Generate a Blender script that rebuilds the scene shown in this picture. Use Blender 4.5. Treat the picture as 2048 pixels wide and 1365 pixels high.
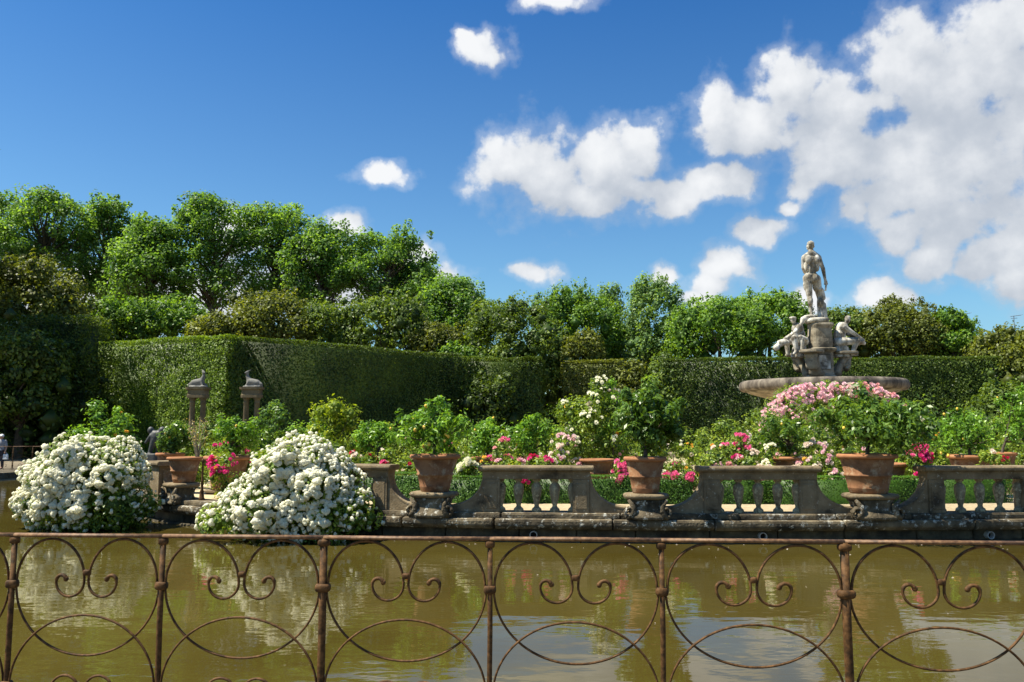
import bpy, bmesh, math, random
import numpy as np
from mathutils import Vector, Matrix

for o in list(bpy.data.objects):
    bpy.data.objects.remove(o, do_unlink=True)
SC = bpy.context.scene
COL = SC.collection
R = math.radians
PI = math.pi

# ------------------------------------------------------------------ camera
EYE, PITCH, FPX = 2.2, R(6.0), 1671.0
cam_d = bpy.data.cameras.new('camera')
cam_d.sensor_width = 36.0
cam_d.lens = 36.0 * FPX / 2048.0
cam_d.clip_start, cam_d.clip_end = 0.1, 6000
cam = bpy.data.objects.new('camera', cam_d)
COL.objects.link(cam)
cam.location = (0, 0, EYE)
cam.rotation_euler = (R(90) + PITCH, 0, 0)
SC.camera = cam
CP, SP = math.cos(PITCH), math.sin(PITCH)

def ray(px, py):
    a, b = (px - 1024) / FPX, (py - 682.5) / FPX
    return np.array((a, CP + b * SP, SP - b * CP))

def at(px, py, Y):
    d = ray(px, py)
    return Vector(d / d[1] * Y) + Vector((0, 0, EYE))

def mpp(Y):                     # metres per photo pixel at depth Y
    return Y / FPX

# ------------------------------------------------------------------ sun, sky
SUN_EL = R(60)
SAZ = Vector((-0.99, -0.13)).normalized()
TO_SUN = Vector((SAZ.x * math.cos(SUN_EL), SAZ.y * math.cos(SUN_EL), math.sin(SUN_EL)))
sun_d = bpy.data.lights.new('sun', 'SUN')
sun_d.energy = 5.0
sun_d.angle = R(0.53)
sun_d.color = (1.0, 0.93, 0.78)
sun = bpy.data.objects.new('sun', sun_d)
COL.objects.link(sun)
sun.rotation_euler = TO_SUN.to_track_quat('Z', 'Y').to_euler()
sun.location = (-30, -20, 60)

SC.view_settings.view_transform = 'Standard'
SC.view_settings.look = 'None'
SC.view_settings.exposure = 1.0
SC.view_settings.gamma = 1.0
SC.render.engine = 'CYCLES'
SC.cycles.max_bounces = 8
SC.cycles.diffuse_bounces = 4
SC.cycles.glossy_bounces = 3
SC.cycles.transmission_bounces = 3
SC.cycles.transparent_max_bounces = 4
SC.cycles.use_denoising = True
SC.cycles.sample_clamp_indirect = 6.0

world = bpy.data.worlds.new('World')
SC.world = world
world.use_nodes = True
world.cycles.sampling_method = 'NONE'

def az_el(px, py):
    d = ray(px, py)
    d = d / np.linalg.norm(d)
    return math.atan2(d[0], d[1]), math.asin(d[2])

CLOUDS = [  # photo px centre, radii
    (1990, 110, 100, 85), (1900, 160, 110, 80), (1795, 120, 62, 85), (1700, 205, 110, 60), (1590, 185, 70, 75),
    (1500, 255, 105, 55), (1432, 225, 50, 62), (1700, 310, 120, 75), (1850, 285, 130, 66), (1965, 325, 112, 80),
    (1830, 390, 135, 62), (1640, 350, 72, 50), (2060, 230, 80, 90), (1920, 445, 100, 52), (1810, 455, 60, 40),
    (2110, 130, 110, 150), (2160, 340, 120, 150), (2060, 40, 80, 60),
    (1010, 345, 78, 50), (1100, 345, 125, 84), (1205, 320, 110, 66), (1285, 282, 55, 44), (1170, 392, 110, 42),
    (1265, 370, 60, 34), (1345, 392, 92, 36), (1440, 362, 78, 36), (985, 105, 46, 32), (945, 92, 44, 24), (925, 74, 24, 16), (1112, 2, 75, 22), (757, 351, 58, 22),
    (690, 452, 40, 26), (1070, 540, 50, 24), (1452, 535, 52, 48), (1420, 580, 45, 30), (1868, 520, 42, 52), (1765, 590, 68, 28),
    (2010, 500, 66, 66), (2040, 570, 50, 56), (1605, 592, 42, 30), (1580, 415, 26, 18), (1525, 465, 46, 26),
    (1400, 612, 50, 20), (240, 600, 150, 60), (450, 585, 170, 70), (640, 570, 130, 60), (860, 590, 80, 60), (475, 455, 60, 42),
    (830, 500, 50, 30), (1325, 560, 40, 20), (1690, 420, 40, 34), (60, 600, 90, 60)]

def ramp(N, stops):
    r = N.new('ShaderNodeValToRGB')
    e = r.color_ramp.elements
    e[0].position, e[0].color = stops[0][0], (*stops[0][1], 1)
    e[1].position, e[1].color = stops[-1][0], (*stops[-1][1], 1)
    for p, c in stops[1:-1]:
        k = e.new(p); k.color = (*c, 1)
    return r

def build_world():
    nt = world.node_tree
    N, L = nt.nodes, nt.links
    for n in list(N):
        N.remove(n)
    # group: density of the clouds for a (azimuth, elevation, 0) vector
    g = bpy.data.node_groups.new('cloud_density', 'ShaderNodeTree')
    g.interface.new_socket('Vector', in_out='INPUT', socket_type='NodeSocketVector')
    g.interface.new_socket('Density', in_out='OUTPUT', socket_type='NodeSocketFloat')
    gn, gl = g.nodes, g.links
    gi, go = gn.new('NodeGroupInput'), gn.new('NodeGroupOutput')
    w = gn.new('ShaderNodeTexNoise'); w.inputs['Scale'].default_value = 14; w.inputs['Detail'].default_value = 5
    gl.new(gi.outputs[0], w.inputs['Vector'])
    ws = gn.new('ShaderNodeVectorMath'); ws.operation = 'MULTIPLY_ADD'
    ws.inputs[1].default_value = (0.07, 0.05, 0.0)
    gl.new(w.outputs['Color'], ws.inputs[0])
    off = gn.new('ShaderNodeVectorMath'); off.operation = 'SUBTRACT'
    off.inputs[1].default_value = (0.035, 0.025, 0.0)
    gl.new(gi.outputs[0], off.inputs[0]); gl.new(off.outputs[0], ws.inputs[2])
    acc = None
    for (px, py, rx, ry) in CLOUDS:
        a, e = az_el(px, py)
        s = gn.new('ShaderNodeVectorMath'); s.operation = 'SUBTRACT'; s.inputs[1].default_value = (a, e, 0)
        gl.new(ws.outputs[0], s.inputs[0])
        m = gn.new('ShaderNodeVectorMath'); m.operation = 'MULTIPLY'
        m.inputs[1].default_value = (FPX / rx / 1.05, FPX / ry / 1.05, 0)
        gl.new(s.outputs[0], m.inputs[0])
        d = gn.new('ShaderNodeVectorMath'); d.operation = 'LENGTH'
        gl.new(m.outputs[0], d.inputs[0])
        if acc is None:
            acc = d.outputs['Value']
        else:
            k = gn.new('ShaderNodeMath'); k.operation = 'SMOOTH_MIN'; k.inputs[2].default_value = 0.22
            gl.new(acc, k.inputs[0]); gl.new(d.outputs['Value'], k.inputs[1])
            acc = k.outputs[0]
    # clouds everywhere else: large soft noise patches beyond the part of the sky in view
    nb = gn.new('ShaderNodeTexNoise'); nb.inputs['Scale'].default_value = 3.2; nb.inputs['Detail'].default_value = 2
    gl.new(gi.outputs[0], nb.inputs['Vector'])
    nbm = gn.new('ShaderNodeMapRange'); nbm.inputs['From Min'].default_value = 0.42; nbm.inputs['From Max'].default_value = 0.72
    nbm.inputs['To Min'].default_value = 2.2; nbm.inputs['To Max'].default_value = 0.4
    gl.new(nb.outputs['Fac'], nbm.inputs['Value'])
    sep = gn.new('ShaderNodeSeparateXYZ'); gl.new(gi.outputs[0], sep.inputs[0])
    ab = gn.new('ShaderNodeMath'); ab.operation = 'ABSOLUTE'; gl.new(sep.outputs[0], ab.inputs[0])
    o1 = gn.new('ShaderNodeMapRange'); o1.inputs['From Min'].default_value = 0.66; o1.inputs['From Max'].default_value = 0.8
    o1.inputs['To Min'].default_value = 2.0; o1.inputs['To Max'].default_value = 0.0
    gl.new(ab.outputs[0], o1.inputs['Value'])
    o2 = gn.new('ShaderNodeMapRange'); o2.inputs['From Min'].default_value = 0.52; o2.inputs['From Max'].default_value = 0.66
    o2.inputs['To Min'].default_value = 2.0; o2.inputs['To Max'].default_value = 0.0
    gl.new(sep.outputs[1], o2.inputs['Value'])
    om = gn.new('ShaderNodeMath'); om.operation = 'MINIMUM'; gl.new(o1.outputs[0], om.inputs[0]); gl.new(o2.outputs[0], om.inputs[1])
    oa = gn.new('ShaderNodeMath'); oa.operation = 'ADD'; gl.new(nbm.outputs[0], oa.inputs[0]); gl.new(om.outputs[0], oa.inputs[1])
    mm = gn.new('ShaderNodeMath'); mm.operation = 'MINIMUM'; gl.new(acc, mm.inputs[0]); gl.new(oa.outputs[0], mm.inputs[1])
    f = gn.new('ShaderNodeTexNoise'); f.inputs['Scale'].default_value = 20; f.inputs['Detail'].default_value = 7
    f.inputs['Roughness'].default_value = 0.55
    gl.new(gi.outputs[0], f.inputs['Vector'])
    inv = gn.new('ShaderNodeMath'); inv.operation = 'SUBTRACT'; inv.inputs[0].default_value = 1.0
    gl.new(mm.outputs[0], inv.inputs[1])
    fa = gn.new('ShaderNodeMath'); fa.operation = 'MULTIPLY_ADD'; fa.inputs[1].default_value = 2.35; fa.inputs[2].default_value = -1.14
    gl.new(f.outputs['Fac'], fa.inputs[0])
    ad = gn.new('ShaderNodeMath'); ad.operation = 'ADD'
    gl.new(inv.outputs[0], ad.inputs[0]); gl.new(fa.outputs[0], ad.inputs[1])
    gl.new(ad.outputs[0], go.inputs[0])

    out = N.new('ShaderNodeOutputWorld'); bg = N.new('ShaderNodeBackground')
    bg.inputs['Strength'].default_value = 0.062
    sky = N.new('ShaderNodeTexSky'); sky.sky_type = 'NISHITA'; sky.sun_disc = False
    sky.sun_elevation = SUN_EL; sky.sun_rotation = math.atan2(TO_SUN.x, TO_SUN.y)
    sky.air_density = 1.0; sky.dust_density = 1.3; sky.ozone_density = 3.0
    tint = N.new('ShaderNodeMix'); tint.data_type = 'RGBA'; tint.blend_type = 'MULTIPLY'
    tint.inputs[0].default_value = 1.0; tint.inputs[7].default_value = (0.46, 0.84, 1.22, 1)
    L.new(sky.outputs[0], tint.inputs[6])
    tc = N.new('ShaderNodeTexCoord')
    spz = N.new('ShaderNodeSeparateXYZ'); L.new(tc.outputs['Generated'], spz.inputs[0])
    tr_ = ramp(N, [(0.0, (0.95, 1.25, 1.32)), (0.14, (0.80, 1.18, 1.30)), (0.5, (0.24, 0.70, 1.16))])
    L.new(spz.outputs[2], tr_.inputs[0]); L.new(tr_.outputs[0], tint.inputs[7])
    sp = N.new('ShaderNodeSeparateXYZ'); L.new(tc.outputs['Generated'], sp.inputs[0])
    az = N.new('ShaderNodeMath'); az.operation = 'ARCTAN2'; L.new(sp.outputs[0], az.inputs[0]); L.new(sp.outputs[1], az.inputs[1])
    el = N.new('ShaderNodeMath'); el.operation = 'ARCSINE'; L.new(sp.outputs[2], el.inputs[0])
    cb = N.new('ShaderNodeCombineXYZ'); L.new(az.outputs[0], cb.inputs[0]); L.new(el.outputs[0], cb.inputs[1])
    g0 = N.new('ShaderNodeGroup'); g0.node_tree = g; L.new(cb.outputs[0], g0.inputs[0])
    sh = N.new('ShaderNodeVectorMath'); sh.operation = 'ADD'; sh.inputs[1].default_value = (-0.02, 0.045, 0)
    L.new(cb.outputs[0], sh.inputs[0])
    g1 = N.new('ShaderNodeGroup'); g1.node_tree = g; L.new(sh.outputs[0], g1.inputs[0])
    df = N.new('ShaderNodeMath'); df.operation = 'SUBTRACT'; L.new(g0.outputs[0], df.inputs[0]); L.new(g1.outputs[0], df.inputs[1])
    lr = N.new('ShaderNodeMapRange'); lr.inputs['From Min'].default_value = -0.9; lr.inputs['From Max'].default_value = 1.9; lr.interpolation_type = 'SMOOTHSTEP'
    L.new(df.outputs[0], lr.inputs['Value'])
    lc = N.new('ShaderNodeMix'); lc.data_type = 'RGBA'
    lc.inputs[6].default_value = (4.2, 4.6, 5.2, 1); lc.inputs[7].default_value = (7.7, 7.8, 7.9, 1)
    L.new(lr.outputs[0], lc.inputs[0])
    a1 = N.new('ShaderNodeMapRange'); a1.interpolation_type = 'SMOOTHSTEP'
    a1.inputs['From Min'].default_value = -0.10; a1.inputs['From Max'].default_value = 0.42; a1.inputs['To Max'].default_value = 0.97
    a2 = N.new('ShaderNodeMapRange'); a2.interpolation_type = 'SMOOTHSTEP'
    a2.inputs['From Min'].default_value = -0.40; a2.inputs['From Max'].default_value = 0.10; a2.inputs['To Max'].default_value = 0.22
    L.new(g0.outputs[0], a1.inputs['Value']); L.new(g0.outputs[0], a2.inputs['Value'])
    al = N.new('ShaderNodeMath'); al.operation = 'MAXIMUM'; L.new(a1.outputs[0], al.inputs[0]); L.new(a2.outputs[0], al.inputs[1])
    mx = N.new('ShaderNodeMix'); mx.data_type = 'RGBA'
    L.new(al.outputs[0], mx.inputs[0]); L.new(tint.outputs[2], mx.inputs[6]); L.new(lc.outputs[2], mx.inputs[7])
    L.new(mx.outputs[2], bg.inputs['Color']); L.new(bg.outputs[0], out.inputs['Surface'])
build_world()

# ------------------------------------------------------------------ materials
def newmat(name):
    m = bpy.data.materials.new(name)
    m.use_nodes = True
    nt = m.node_tree
    for n in list(nt.nodes):
        nt.nodes.remove(n)
    out = nt.nodes.new('ShaderNodeOutputMaterial')
    return m, nt.nodes, nt.links, out

def leaf_mat(name, c0, c1, c2, tr=0.35, rough=0.5, patch=0.35, tscale=0.35, tcol=(1.75, 1.65, 0.45)):
    m, N, L, out = newmat(name)
    a = N.new('ShaderNodeAttribute'); a.attribute_name = 'rnd'
    geo = N.new('ShaderNodeNewGeometry')
    nz = N.new('ShaderNodeTexNoise'); nz.inputs['Scale'].default_value = tscale; nz.inputs['Detail'].default_value = 3
    L.new(geo.outputs['Position'], nz.inputs['Vector'])
    mp = N.new('ShaderNodeMath'); mp.operation = 'MULTIPLY_ADD'; mp.inputs[1].default_value = patch * 2; mp.inputs[2].default_value = -patch
    L.new(nz.outputs['Fac'], mp.inputs[0])
    ad = N.new('ShaderNodeMath'); ad.operation = 'ADD'; L.new(a.outputs['Fac'], ad.inputs[0]); L.new(mp.outputs[0], ad.inputs[1])
    r = ramp(N, [(0.0, c0), (0.5, c1), (1.0, c2)])
    L.new(ad.outputs[0], r.inputs[0])
    p = N.new('ShaderNodeBsdfPrincipled'); p.inputs['Roughness'].default_value = rough
    p.inputs['Specular IOR Level'].default_value = 0.35
    L.new(r.outputs[0], p.inputs['Base Color'])
    t = N.new('ShaderNodeBsdfTranslucent')
    tm = N.new('ShaderNodeMix'); tm.data_type = 'RGBA'; tm.blend_type = 'MULTIPLY'; tm.inputs[0].default_value = 1
    tm.inputs[7].default_value = (*tcol, 1); tm.clamp_result = False
    L.new(r.outputs[0], tm.inputs[6]); L.new(tm.outputs[2], t.inputs['Color'])
    mx = N.new('ShaderNodeMixShader'); mx.inputs[0].default_value = tr
    L.new(p.outputs[0], mx.inputs[1]); L.new(t.outputs[0], mx.inputs[2]); L.new(mx.outputs[0], out.inputs['Surface'])
    return m

def petal_mat(name, col, col2, tr=0.4):
    m, N, L, out = newmat(name)
    oi = N.new('ShaderNodeObjectInfo')
    a = N.new('ShaderNodeAttribute'); a.attribute_name = 'rnd'
    ad = N.new('ShaderNodeMath'); ad.operation = 'MULTIPLY_ADD'; ad.inputs[1].default_value = 0.5
    L.new(oi.outputs['Random'], ad.inputs[0])
    h = N.new('ShaderNodeMath'); h.operation = 'MULTIPLY'; h.inputs[1].default_value = 0.5; L.new(a.outputs['Fac'], h.inputs[0])
    L.new(h.outputs[0], ad.inputs[2])
    r = ramp(N, [(0, col), (1, col2)]); L.new(ad.outputs[0], r.inputs[0])
    p = N.new('ShaderNodeBsdfPrincipled'); p.inputs['Roughness'].default_value = 0.7
    p.inputs['Specular IOR Level'].default_value = 0.2
    L.new(r.outputs[0], p.inputs['Base Color'])
    t = N.new('ShaderNodeBsdfTranslucent'); L.new(r.outputs[0], t.inputs['Color'])
    mx = N.new('ShaderNodeMixShader'); mx.inputs[0].default_value = tr
    L.new(p.outputs[0], mx.inputs[1]); L.new(t.outputs[0], mx.inputs[2]); L.new(mx.outputs[0], out.inputs['Surface'])
    return m

def rough_mat(name, stops, scale=2.0, rough=0.85, bump=0.25, bscale=25.0, spots=None, spot_scale=9.0, spot_lim=(0.6, 0.68), stretch=(1, 1, 1), dist=0.02, spec=0.3):
    """mottled weathered surface: noise through a ramp, optional lichen spots, fine bump"""
    m, N, L, out = newmat(name)
    geo = N.new('ShaderNodeNewGeometry')
    mp = N.new('ShaderNodeMapping'); mp.inputs['Scale'].default_value = stretch
    L.new(geo.outputs['Position'], mp.inputs['Vector'])
    n1 = N.new('ShaderNodeTexNoise'); n1.inputs['Scale'].default_value = scale; n1.inputs['Detail'].default_value = 8
    n1.inputs['Roughness'].default_value = 0.65
    L.new(mp.outputs[0], n1.inputs['Vector'])
    r = ramp(N, stops); L.new(n1.outputs['Fac'], r.inputs[0])
    colo = r.outputs[0]
    if spots:
        n2 = N.new('ShaderNodeTexNoise'); n2.inputs['Scale'].default_value = spot_scale; n2.inputs['Detail'].default_value = 5
        n2.inputs['Roughness'].default_value = 0.7
        L.new(geo.outputs['Position'], n2.inputs['Vector'])
        mr = N.new('ShaderNodeMapRange'); mr.inputs['From Min'].default_value, mr.inputs['From Max'].default_value = spot_lim
        L.new(n2.outputs['Fac'], mr.inputs['Value'])
        mx = N.new('ShaderNodeMix'); mx.data_type = 'RGBA'; mx.inputs[7].default_value = (*spots, 1)
        L.new(mr.outputs[0], mx.inputs[0]); L.new(colo, mx.inputs[6]); colo = mx.outputs[2]
    p = N.new('ShaderNodeBsdfPrincipled'); p.inputs['Roughness'].default_value = rough
    p.inputs['Specular IOR Level'].default_value = spec
    L.new(colo, p.inputs['Base Color'])
    n3 = N.new('ShaderNodeTexNoise'); n3.inputs['Scale'].default_value = bscale; n3.inputs['Detail'].default_value = 6
    L.new(geo.outputs['Position'], n3.inputs['Vector'])
    b = N.new('ShaderNodeBump'); b.inputs['Strength'].default_value = bump; b.inputs['Distance'].default_value = dist
    L.new(n3.outputs['Fac'], b.inputs['Height']); L.new(b.outputs[0], p.inputs['Normal'])
    L.new(p.outputs[0], out.inputs['Surface'])
    return m

M = {}
M['plane'] = leaf_mat('plane_leaf', (0.039, 0.095, 0.027), (0.113, 0.220, 0.049), (0.225, 0.367, 0.084), 0.50)
M['ilex'] = leaf_mat('holm_oak_leaf', (0.038, 0.068, 0.011), (0.102, 0.167, 0.026), (0.225, 0.302, 0.049), 0.40, patch=0.42, tscale=0.22)
M['ilex_green'] = leaf_mat('green_oak_leaf', (0.039, 0.093, 0.015), (0.122, 0.238, 0.029), (0.264, 0.414, 0.050), 0.42, patch=0.35, tscale=0.3)
M['ilex_brown'] = leaf_mat('olive_oak_leaf', (0.046, 0.061, 0.010), (0.128, 0.158, 0.025), (0.246, 0.276, 0.051), 0.40, patch=0.45, tscale=0.3)
M['grey_tree'] = leaf_mat('grey_green_leaf', (0.063, 0.121, 0.040), (0.150, 0.260, 0.077), (0.277, 0.401, 0.128), 0.45)
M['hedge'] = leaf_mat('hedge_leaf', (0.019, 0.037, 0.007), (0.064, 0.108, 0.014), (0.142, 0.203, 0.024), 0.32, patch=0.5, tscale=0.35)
M['hedge_lit'] = leaf_mat('lit_hedge_leaf', (0.046, 0.087, 0.011), (0.128, 0.212, 0.020), (0.235, 0.334, 0.033), 0.36, patch=0.4, tscale=0.5)  # lighter copy of the hedge leaf, sunlight on the left hedge put into colour
M['box'] = leaf_mat('box_leaf', (0.026, 0.066, 0.007), (0.063, 0.154, 0.015), (0.114, 0.238, 0.023), 0.25, tscale=1.2)
M['lemon_leaf'] = leaf_mat('lemon_leaf', (0.047, 0.109, 0.014), (0.134, 0.273, 0.026), (0.286, 0.472, 0.053), 0.33, rough=0.36, tscale=1.6)
M['rose_leaf'] = leaf_mat('rose_leaf', (0.055, 0.095, 0.016), (0.152, 0.240, 0.028), (0.323, 0.401, 0.062), 0.33, rough=0.42, tscale=1.3)
M['lime_leaf'] = leaf_mat('lime_leaf', (0.084, 0.141, 0.012), (0.220, 0.297, 0.020), (0.422, 0.475, 0.037), 0.4, tscale=1.2)
M['fresh_leaf'] = leaf_mat('fresh_leaf', (0.038, 0.083, 0.015), (0.100, 0.189, 0.029), (0.209, 0.313, 0.066), 0.4, rough=0.34, tscale=1.2)
M['dry_leaf'] = leaf_mat('dry_leaf', (0.236, 0.178, 0.074), (0.439, 0.342, 0.161), (0.608, 0.491, 0.248), 0.2)
M['white_petal'] = petal_mat('white_petal', (0.90, 0.87, 0.64), (0.95, 0.93, 0.78), 0.45)
M['cream_petal'] = petal_mat('cream_petal', (0.85, 0.68, 0.55), (0.9, 0.84, 0.74))
M['pink_petal'] = petal_mat('pale_pink_petal', (0.86, 0.46, 0.54), (0.90, 0.72, 0.73))
M['salmon_petal'] = petal_mat('salmon_petal', (0.82, 0.36, 0.36), (0.88, 0.56, 0.52))
M['magenta_petal'] = petal_mat('magenta_petal', (0.62, 0.02, 0.16), (0.84, 0.08, 0.34))
M['rose_petal'] = petal_mat('rose_petal', (0.78, 0.10, 0.28), (0.88, 0.24, 0.44))
M['red_petal'] = petal_mat('red_petal', (0.45, 0.01, 0.04), (0.65, 0.03, 0.10))
M['yellow_petal'] = petal_mat('yellow_petal', (0.8, 0.42, 0.04), (0.88, 0.6, 0.12))
M['lemon'] = petal_mat('lemon_skin', (0.78, 0.50, 0.07), (0.86, 0.66, 0.16), 0.05)
M['bark'] = rough_mat('bark', [(0.3, (0.035, 0.027, 0.018)), (0.7, (0.12, 0.095, 0.065))], 6, bump=0.5)
M['pale_bark'] = rough_mat('plane_bark', [(0.35, (0.10, 0.085, 0.06)), (0.65, (0.28, 0.25, 0.19))], 1.2, bump=0.3)
M['dry_stem'] = rough_mat('dry_stem', [(0.3, (0.18, 0.14, 0.09)), (0.7, (0.34, 0.29, 0.2))], 6)
M['stone'] = rough_mat('balustrade_stone', [(0.32, (0.046, 0.034, 0.020)), (0.46, (0.163, 0.121, 0.068)), (0.7, (0.270, 0.206, 0.120))], 2.2,
                       bump=0.5, bscale=30, spots=(0.40, 0.37, 0.29), spot_scale=13, spot_lim=(0.60, 0.70))
M['ledge'] = rough_mat('lichen_ledge_stone', [(0.34, (0.024, 0.020, 0.012)), (0.48, (0.087, 0.067, 0.039)), (0.68, (0.197, 0.156, 0.093))], 2.8,
                       bump=0.7, bscale=22, spots=(0.52, 0.50, 0.42), spot_scale=8, spot_lim=(0.56, 0.66), dist=0.03)
M['baluster'] = rough_mat('lichen_baluster', [(0.32, (0.071, 0.058, 0.034)), (0.48, (0.190, 0.154, 0.091)), (0.7, (0.304, 0.255, 0.160))], 5, bump=0.6, bscale=40,
                          spots=(0.42, 0.365, 0.22), spot_scale=16, spot_lim=(0.50, 0.62), stretch=(1, 1, .5))
M['wet'] = rough_mat('stained_wall_stone', [(0.35, (0.022, 0.019, 0.012)), (0.5, (0.066, 0.053, 0.030)), (0.7, (0.141, 0.112, 0.063))], 3.0,
                     bump=0.6, bscale=20, rough=0.7, spots=(0.3, 0.27, 0.19), spot_scale=7, spot_lim=(0.64, 0.74))
M['statue'] = rough_mat('weathered_marble', [(0.36, (0.15, 0.125, 0.08)), (0.46, (0.43, 0.40, 0.33)), (0.58, (0.68, 0.655, 0.58))], 1.5,
                        bump=0.3, bscale=9, spots=(0.115, 0.10, 0.075), spot_scale=2.4, spot_lim=(0.43, 0.62), stretch=(1.8, 1.8, 0.6), dist=0.03)
M['drum'] = rough_mat('fountain_stone', [(0.36, (0.091, 0.076, 0.050)), (0.5, (0.254, 0.214, 0.148)), (0.64, (0.352, 0.310, 0.229))], 1.8,
                      bump=0.4, bscale=8, spots=(0.08, 0.068, 0.05), spot_scale=2.2, spot_lim=(0.56, 0.7), dist=0.04)
M['basin'] = rough_mat('basin_granite', [(0.38, (0.035, 0.029, 0.022)), (0.5, (0.119, 0.098, 0.077)), (0.62, (0.238, 0.203, 0.154))], 1.5,
                       bump=0.3, bscale=8, stretch=(1.3, 1.3, 0.5))
M['column'] = rough_mat('column_stone', [(0.32, (0.087, 0.067, 0.035)), (0.7, (0.215, 0.164, 0.089))], 2.0, bump=0.3, bscale=10)
M['goat'] = rough_mat('grey_stone', [(0.3, (0.09, 0.088, 0.08)), (0.7, (0.26, 0.25, 0.22))], 3.0, bump=0.3, bscale=10)
M['bronze'] = rough_mat('dark_bronze', [(0.3, (0.03, 0.03, 0.028)), (0.7, (0.10, 0.10, 0.095))], 5.0, bump=0.2, rough=0.5)
M['terra'] = rough_mat('terracotta', [(0.36, (0.129, 0.059, 0.027)), (0.5, (0.233, 0.109, 0.049)), (0.68, (0.291, 0.154, 0.072))], 3.2, bump=0.2, bscale=40,
                       spots=(0.386, 0.284, 0.173), spot_scale=5, spot_lim=(0.52, 0.70))
M['terra_rim'] = rough_mat('terracotta_rim', [(0.32, (0.248, 0.098, 0.041)), (0.68, (0.385, 0.182, 0.082))], 4, bump=0.15, bscale=40)
M['soil'] = rough_mat('soil', [(0.3, (0.035, 0.025, 0.016)), (0.7, (0.09, 0.065, 0.04))], 12, bump=0.6)
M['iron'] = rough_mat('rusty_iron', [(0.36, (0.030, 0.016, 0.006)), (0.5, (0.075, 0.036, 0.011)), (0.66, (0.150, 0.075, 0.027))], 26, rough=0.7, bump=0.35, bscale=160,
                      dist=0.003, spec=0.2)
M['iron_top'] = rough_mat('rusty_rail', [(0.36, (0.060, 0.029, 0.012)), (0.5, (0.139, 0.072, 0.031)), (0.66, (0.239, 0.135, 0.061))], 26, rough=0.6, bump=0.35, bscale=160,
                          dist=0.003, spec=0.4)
M['gravel'] = rough_mat('pale_gravel', [(0.3, (0.348, 0.263, 0.151)), (0.7, (0.539, 0.433, 0.272))], 9, bump=0.5, bscale=60)
M['path'] = rough_mat('earth_path', [(0.3, (0.141, 0.112, 0.071)), (0.7, (0.264, 0.215, 0.143))], 1.5, bump=0.4, bscale=40)
M['white_paint'] = rough_mat('white_paint', [(0.3, (0.68, 0.68, 0.66)), (0.7, (0.8, 0.8, 0.78))], 6, bump=0.05)
M['pipe'] = rough_mat('drain_pipe', [(0.3, (0.30, 0.28, 0.24)), (0.7, (0.55, 0.52, 0.46))], 20, bump=0.1)
M['black'] = rough_mat('dark_inside', [(0.3, (0.01, 0.01, 0.01)), (0.7, (0.02, 0.02, 0.02))], 6)
M['metal'] = rough_mat('antenna_metal', [(0.3, (0.09, 0.10, 0.12)), (0.7, (0.16, 0.17, 0.19))], 6)
M['cloth_grey'] = rough_mat('grey_shirt', [(0.3, (0.20, 0.20, 0.21)), (0.7, (0.30, 0.30, 0.31))], 4)
M['cloth_dark'] = rough_mat('dark_trousers', [(0.3, (0.02, 0.022, 0.03)), (0.7, (0.045, 0.045, 0.055))], 4)
M['skin'] = rough_mat('skin', [(0.3, (0.42, 0.24, 0.16)), (0.7, (0.5, 0.3, 0.21))], 4, bump=0.05, rough=0.5)

def water_mat():
    m, N, L, out = newmat('pond_water')
    geo = N.new('ShaderNodeNewGeometry')
    n0 = N.new('ShaderNodeTexNoise'); n0.inputs['Scale'].default_value = 0.25; n0.inputs['Detail'].default_value = 3
    L.new(geo.outputs['Position'], n0.inputs['Vector'])
    r = ramp(N, [(0.35, (0.050, 0.037, 0.007)), (0.65, (0.076, 0.060, 0.013))]); L.new(n0.outputs['Fac'], r.inputs[0])
    p = N.new('ShaderNodeBsdfPrincipled'); p.inputs['Roughness'].default_value = 0.03; p.inputs['IOR'].default_value = 1.33
    L.new(r.outputs[0], p.inputs['Base Color'])
    mp = N.new('ShaderNodeMapping'); mp.inputs['Scale'].default_value = (0.55, 1.0, 1.0); mp.inputs['Rotation'].default_value = (0, 0, 0.12)
    L.new(geo.outputs['Position'], mp.inputs['Vector'])
    n1 = N.new('ShaderNodeTexNoise'); n1.inputs['Scale'].default_value = 3.4; n1.inputs['Detail'].default_value = 3
    n1.inputs['Roughness'].default_value = 0.45
    n2 = N.new('ShaderNodeTexNoise'); n2.inputs['Scale'].default_value = 0.5; n2.inputs['Detail'].default_value = 2
    L.new(mp.outputs[0], n1.inputs['Vector']); L.new(geo.outputs['Position'], n2.inputs['Vector'])
    ml = N.new('ShaderNodeMapRange'); ml.inputs['From Min'].default_value = 0.35; ml.inputs['From Max'].default_value = 0.68
    ml.inputs['To Min'].default_value = 0.25; ml.inputs['To Max'].default_value = 1.0
    L.new(n2.outputs['Fac'], ml.inputs['Value'])
    mu = N.new('ShaderNodeMath'); mu.operation = 'MULTIPLY'; L.new(n1.outputs['Fac'], mu.inputs[0]); L.new(ml.outputs[0], mu.inputs[1])
    b = N.new('ShaderNodeBump'); b.inputs['Strength'].default_value = 0.14; b.inputs['Distance'].default_value = 0.06
    L.new(mu.outputs[0], b.inputs['Height']); L.new(b.outputs[0], p.inputs['Normal'])
    L.new(p.outputs[0], out.inputs['Surface'])
    return m
M['water'] = water_mat()

# ------------------------------------------------------------------ mesh helpers
def tag(o, label=None, cat=None, group=None, kind=None):
    if label: o['label'] = label
    if cat: o['category'] = cat
    if group: o['group'] = group
    if kind: o['kind'] = kind
    return o

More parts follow.
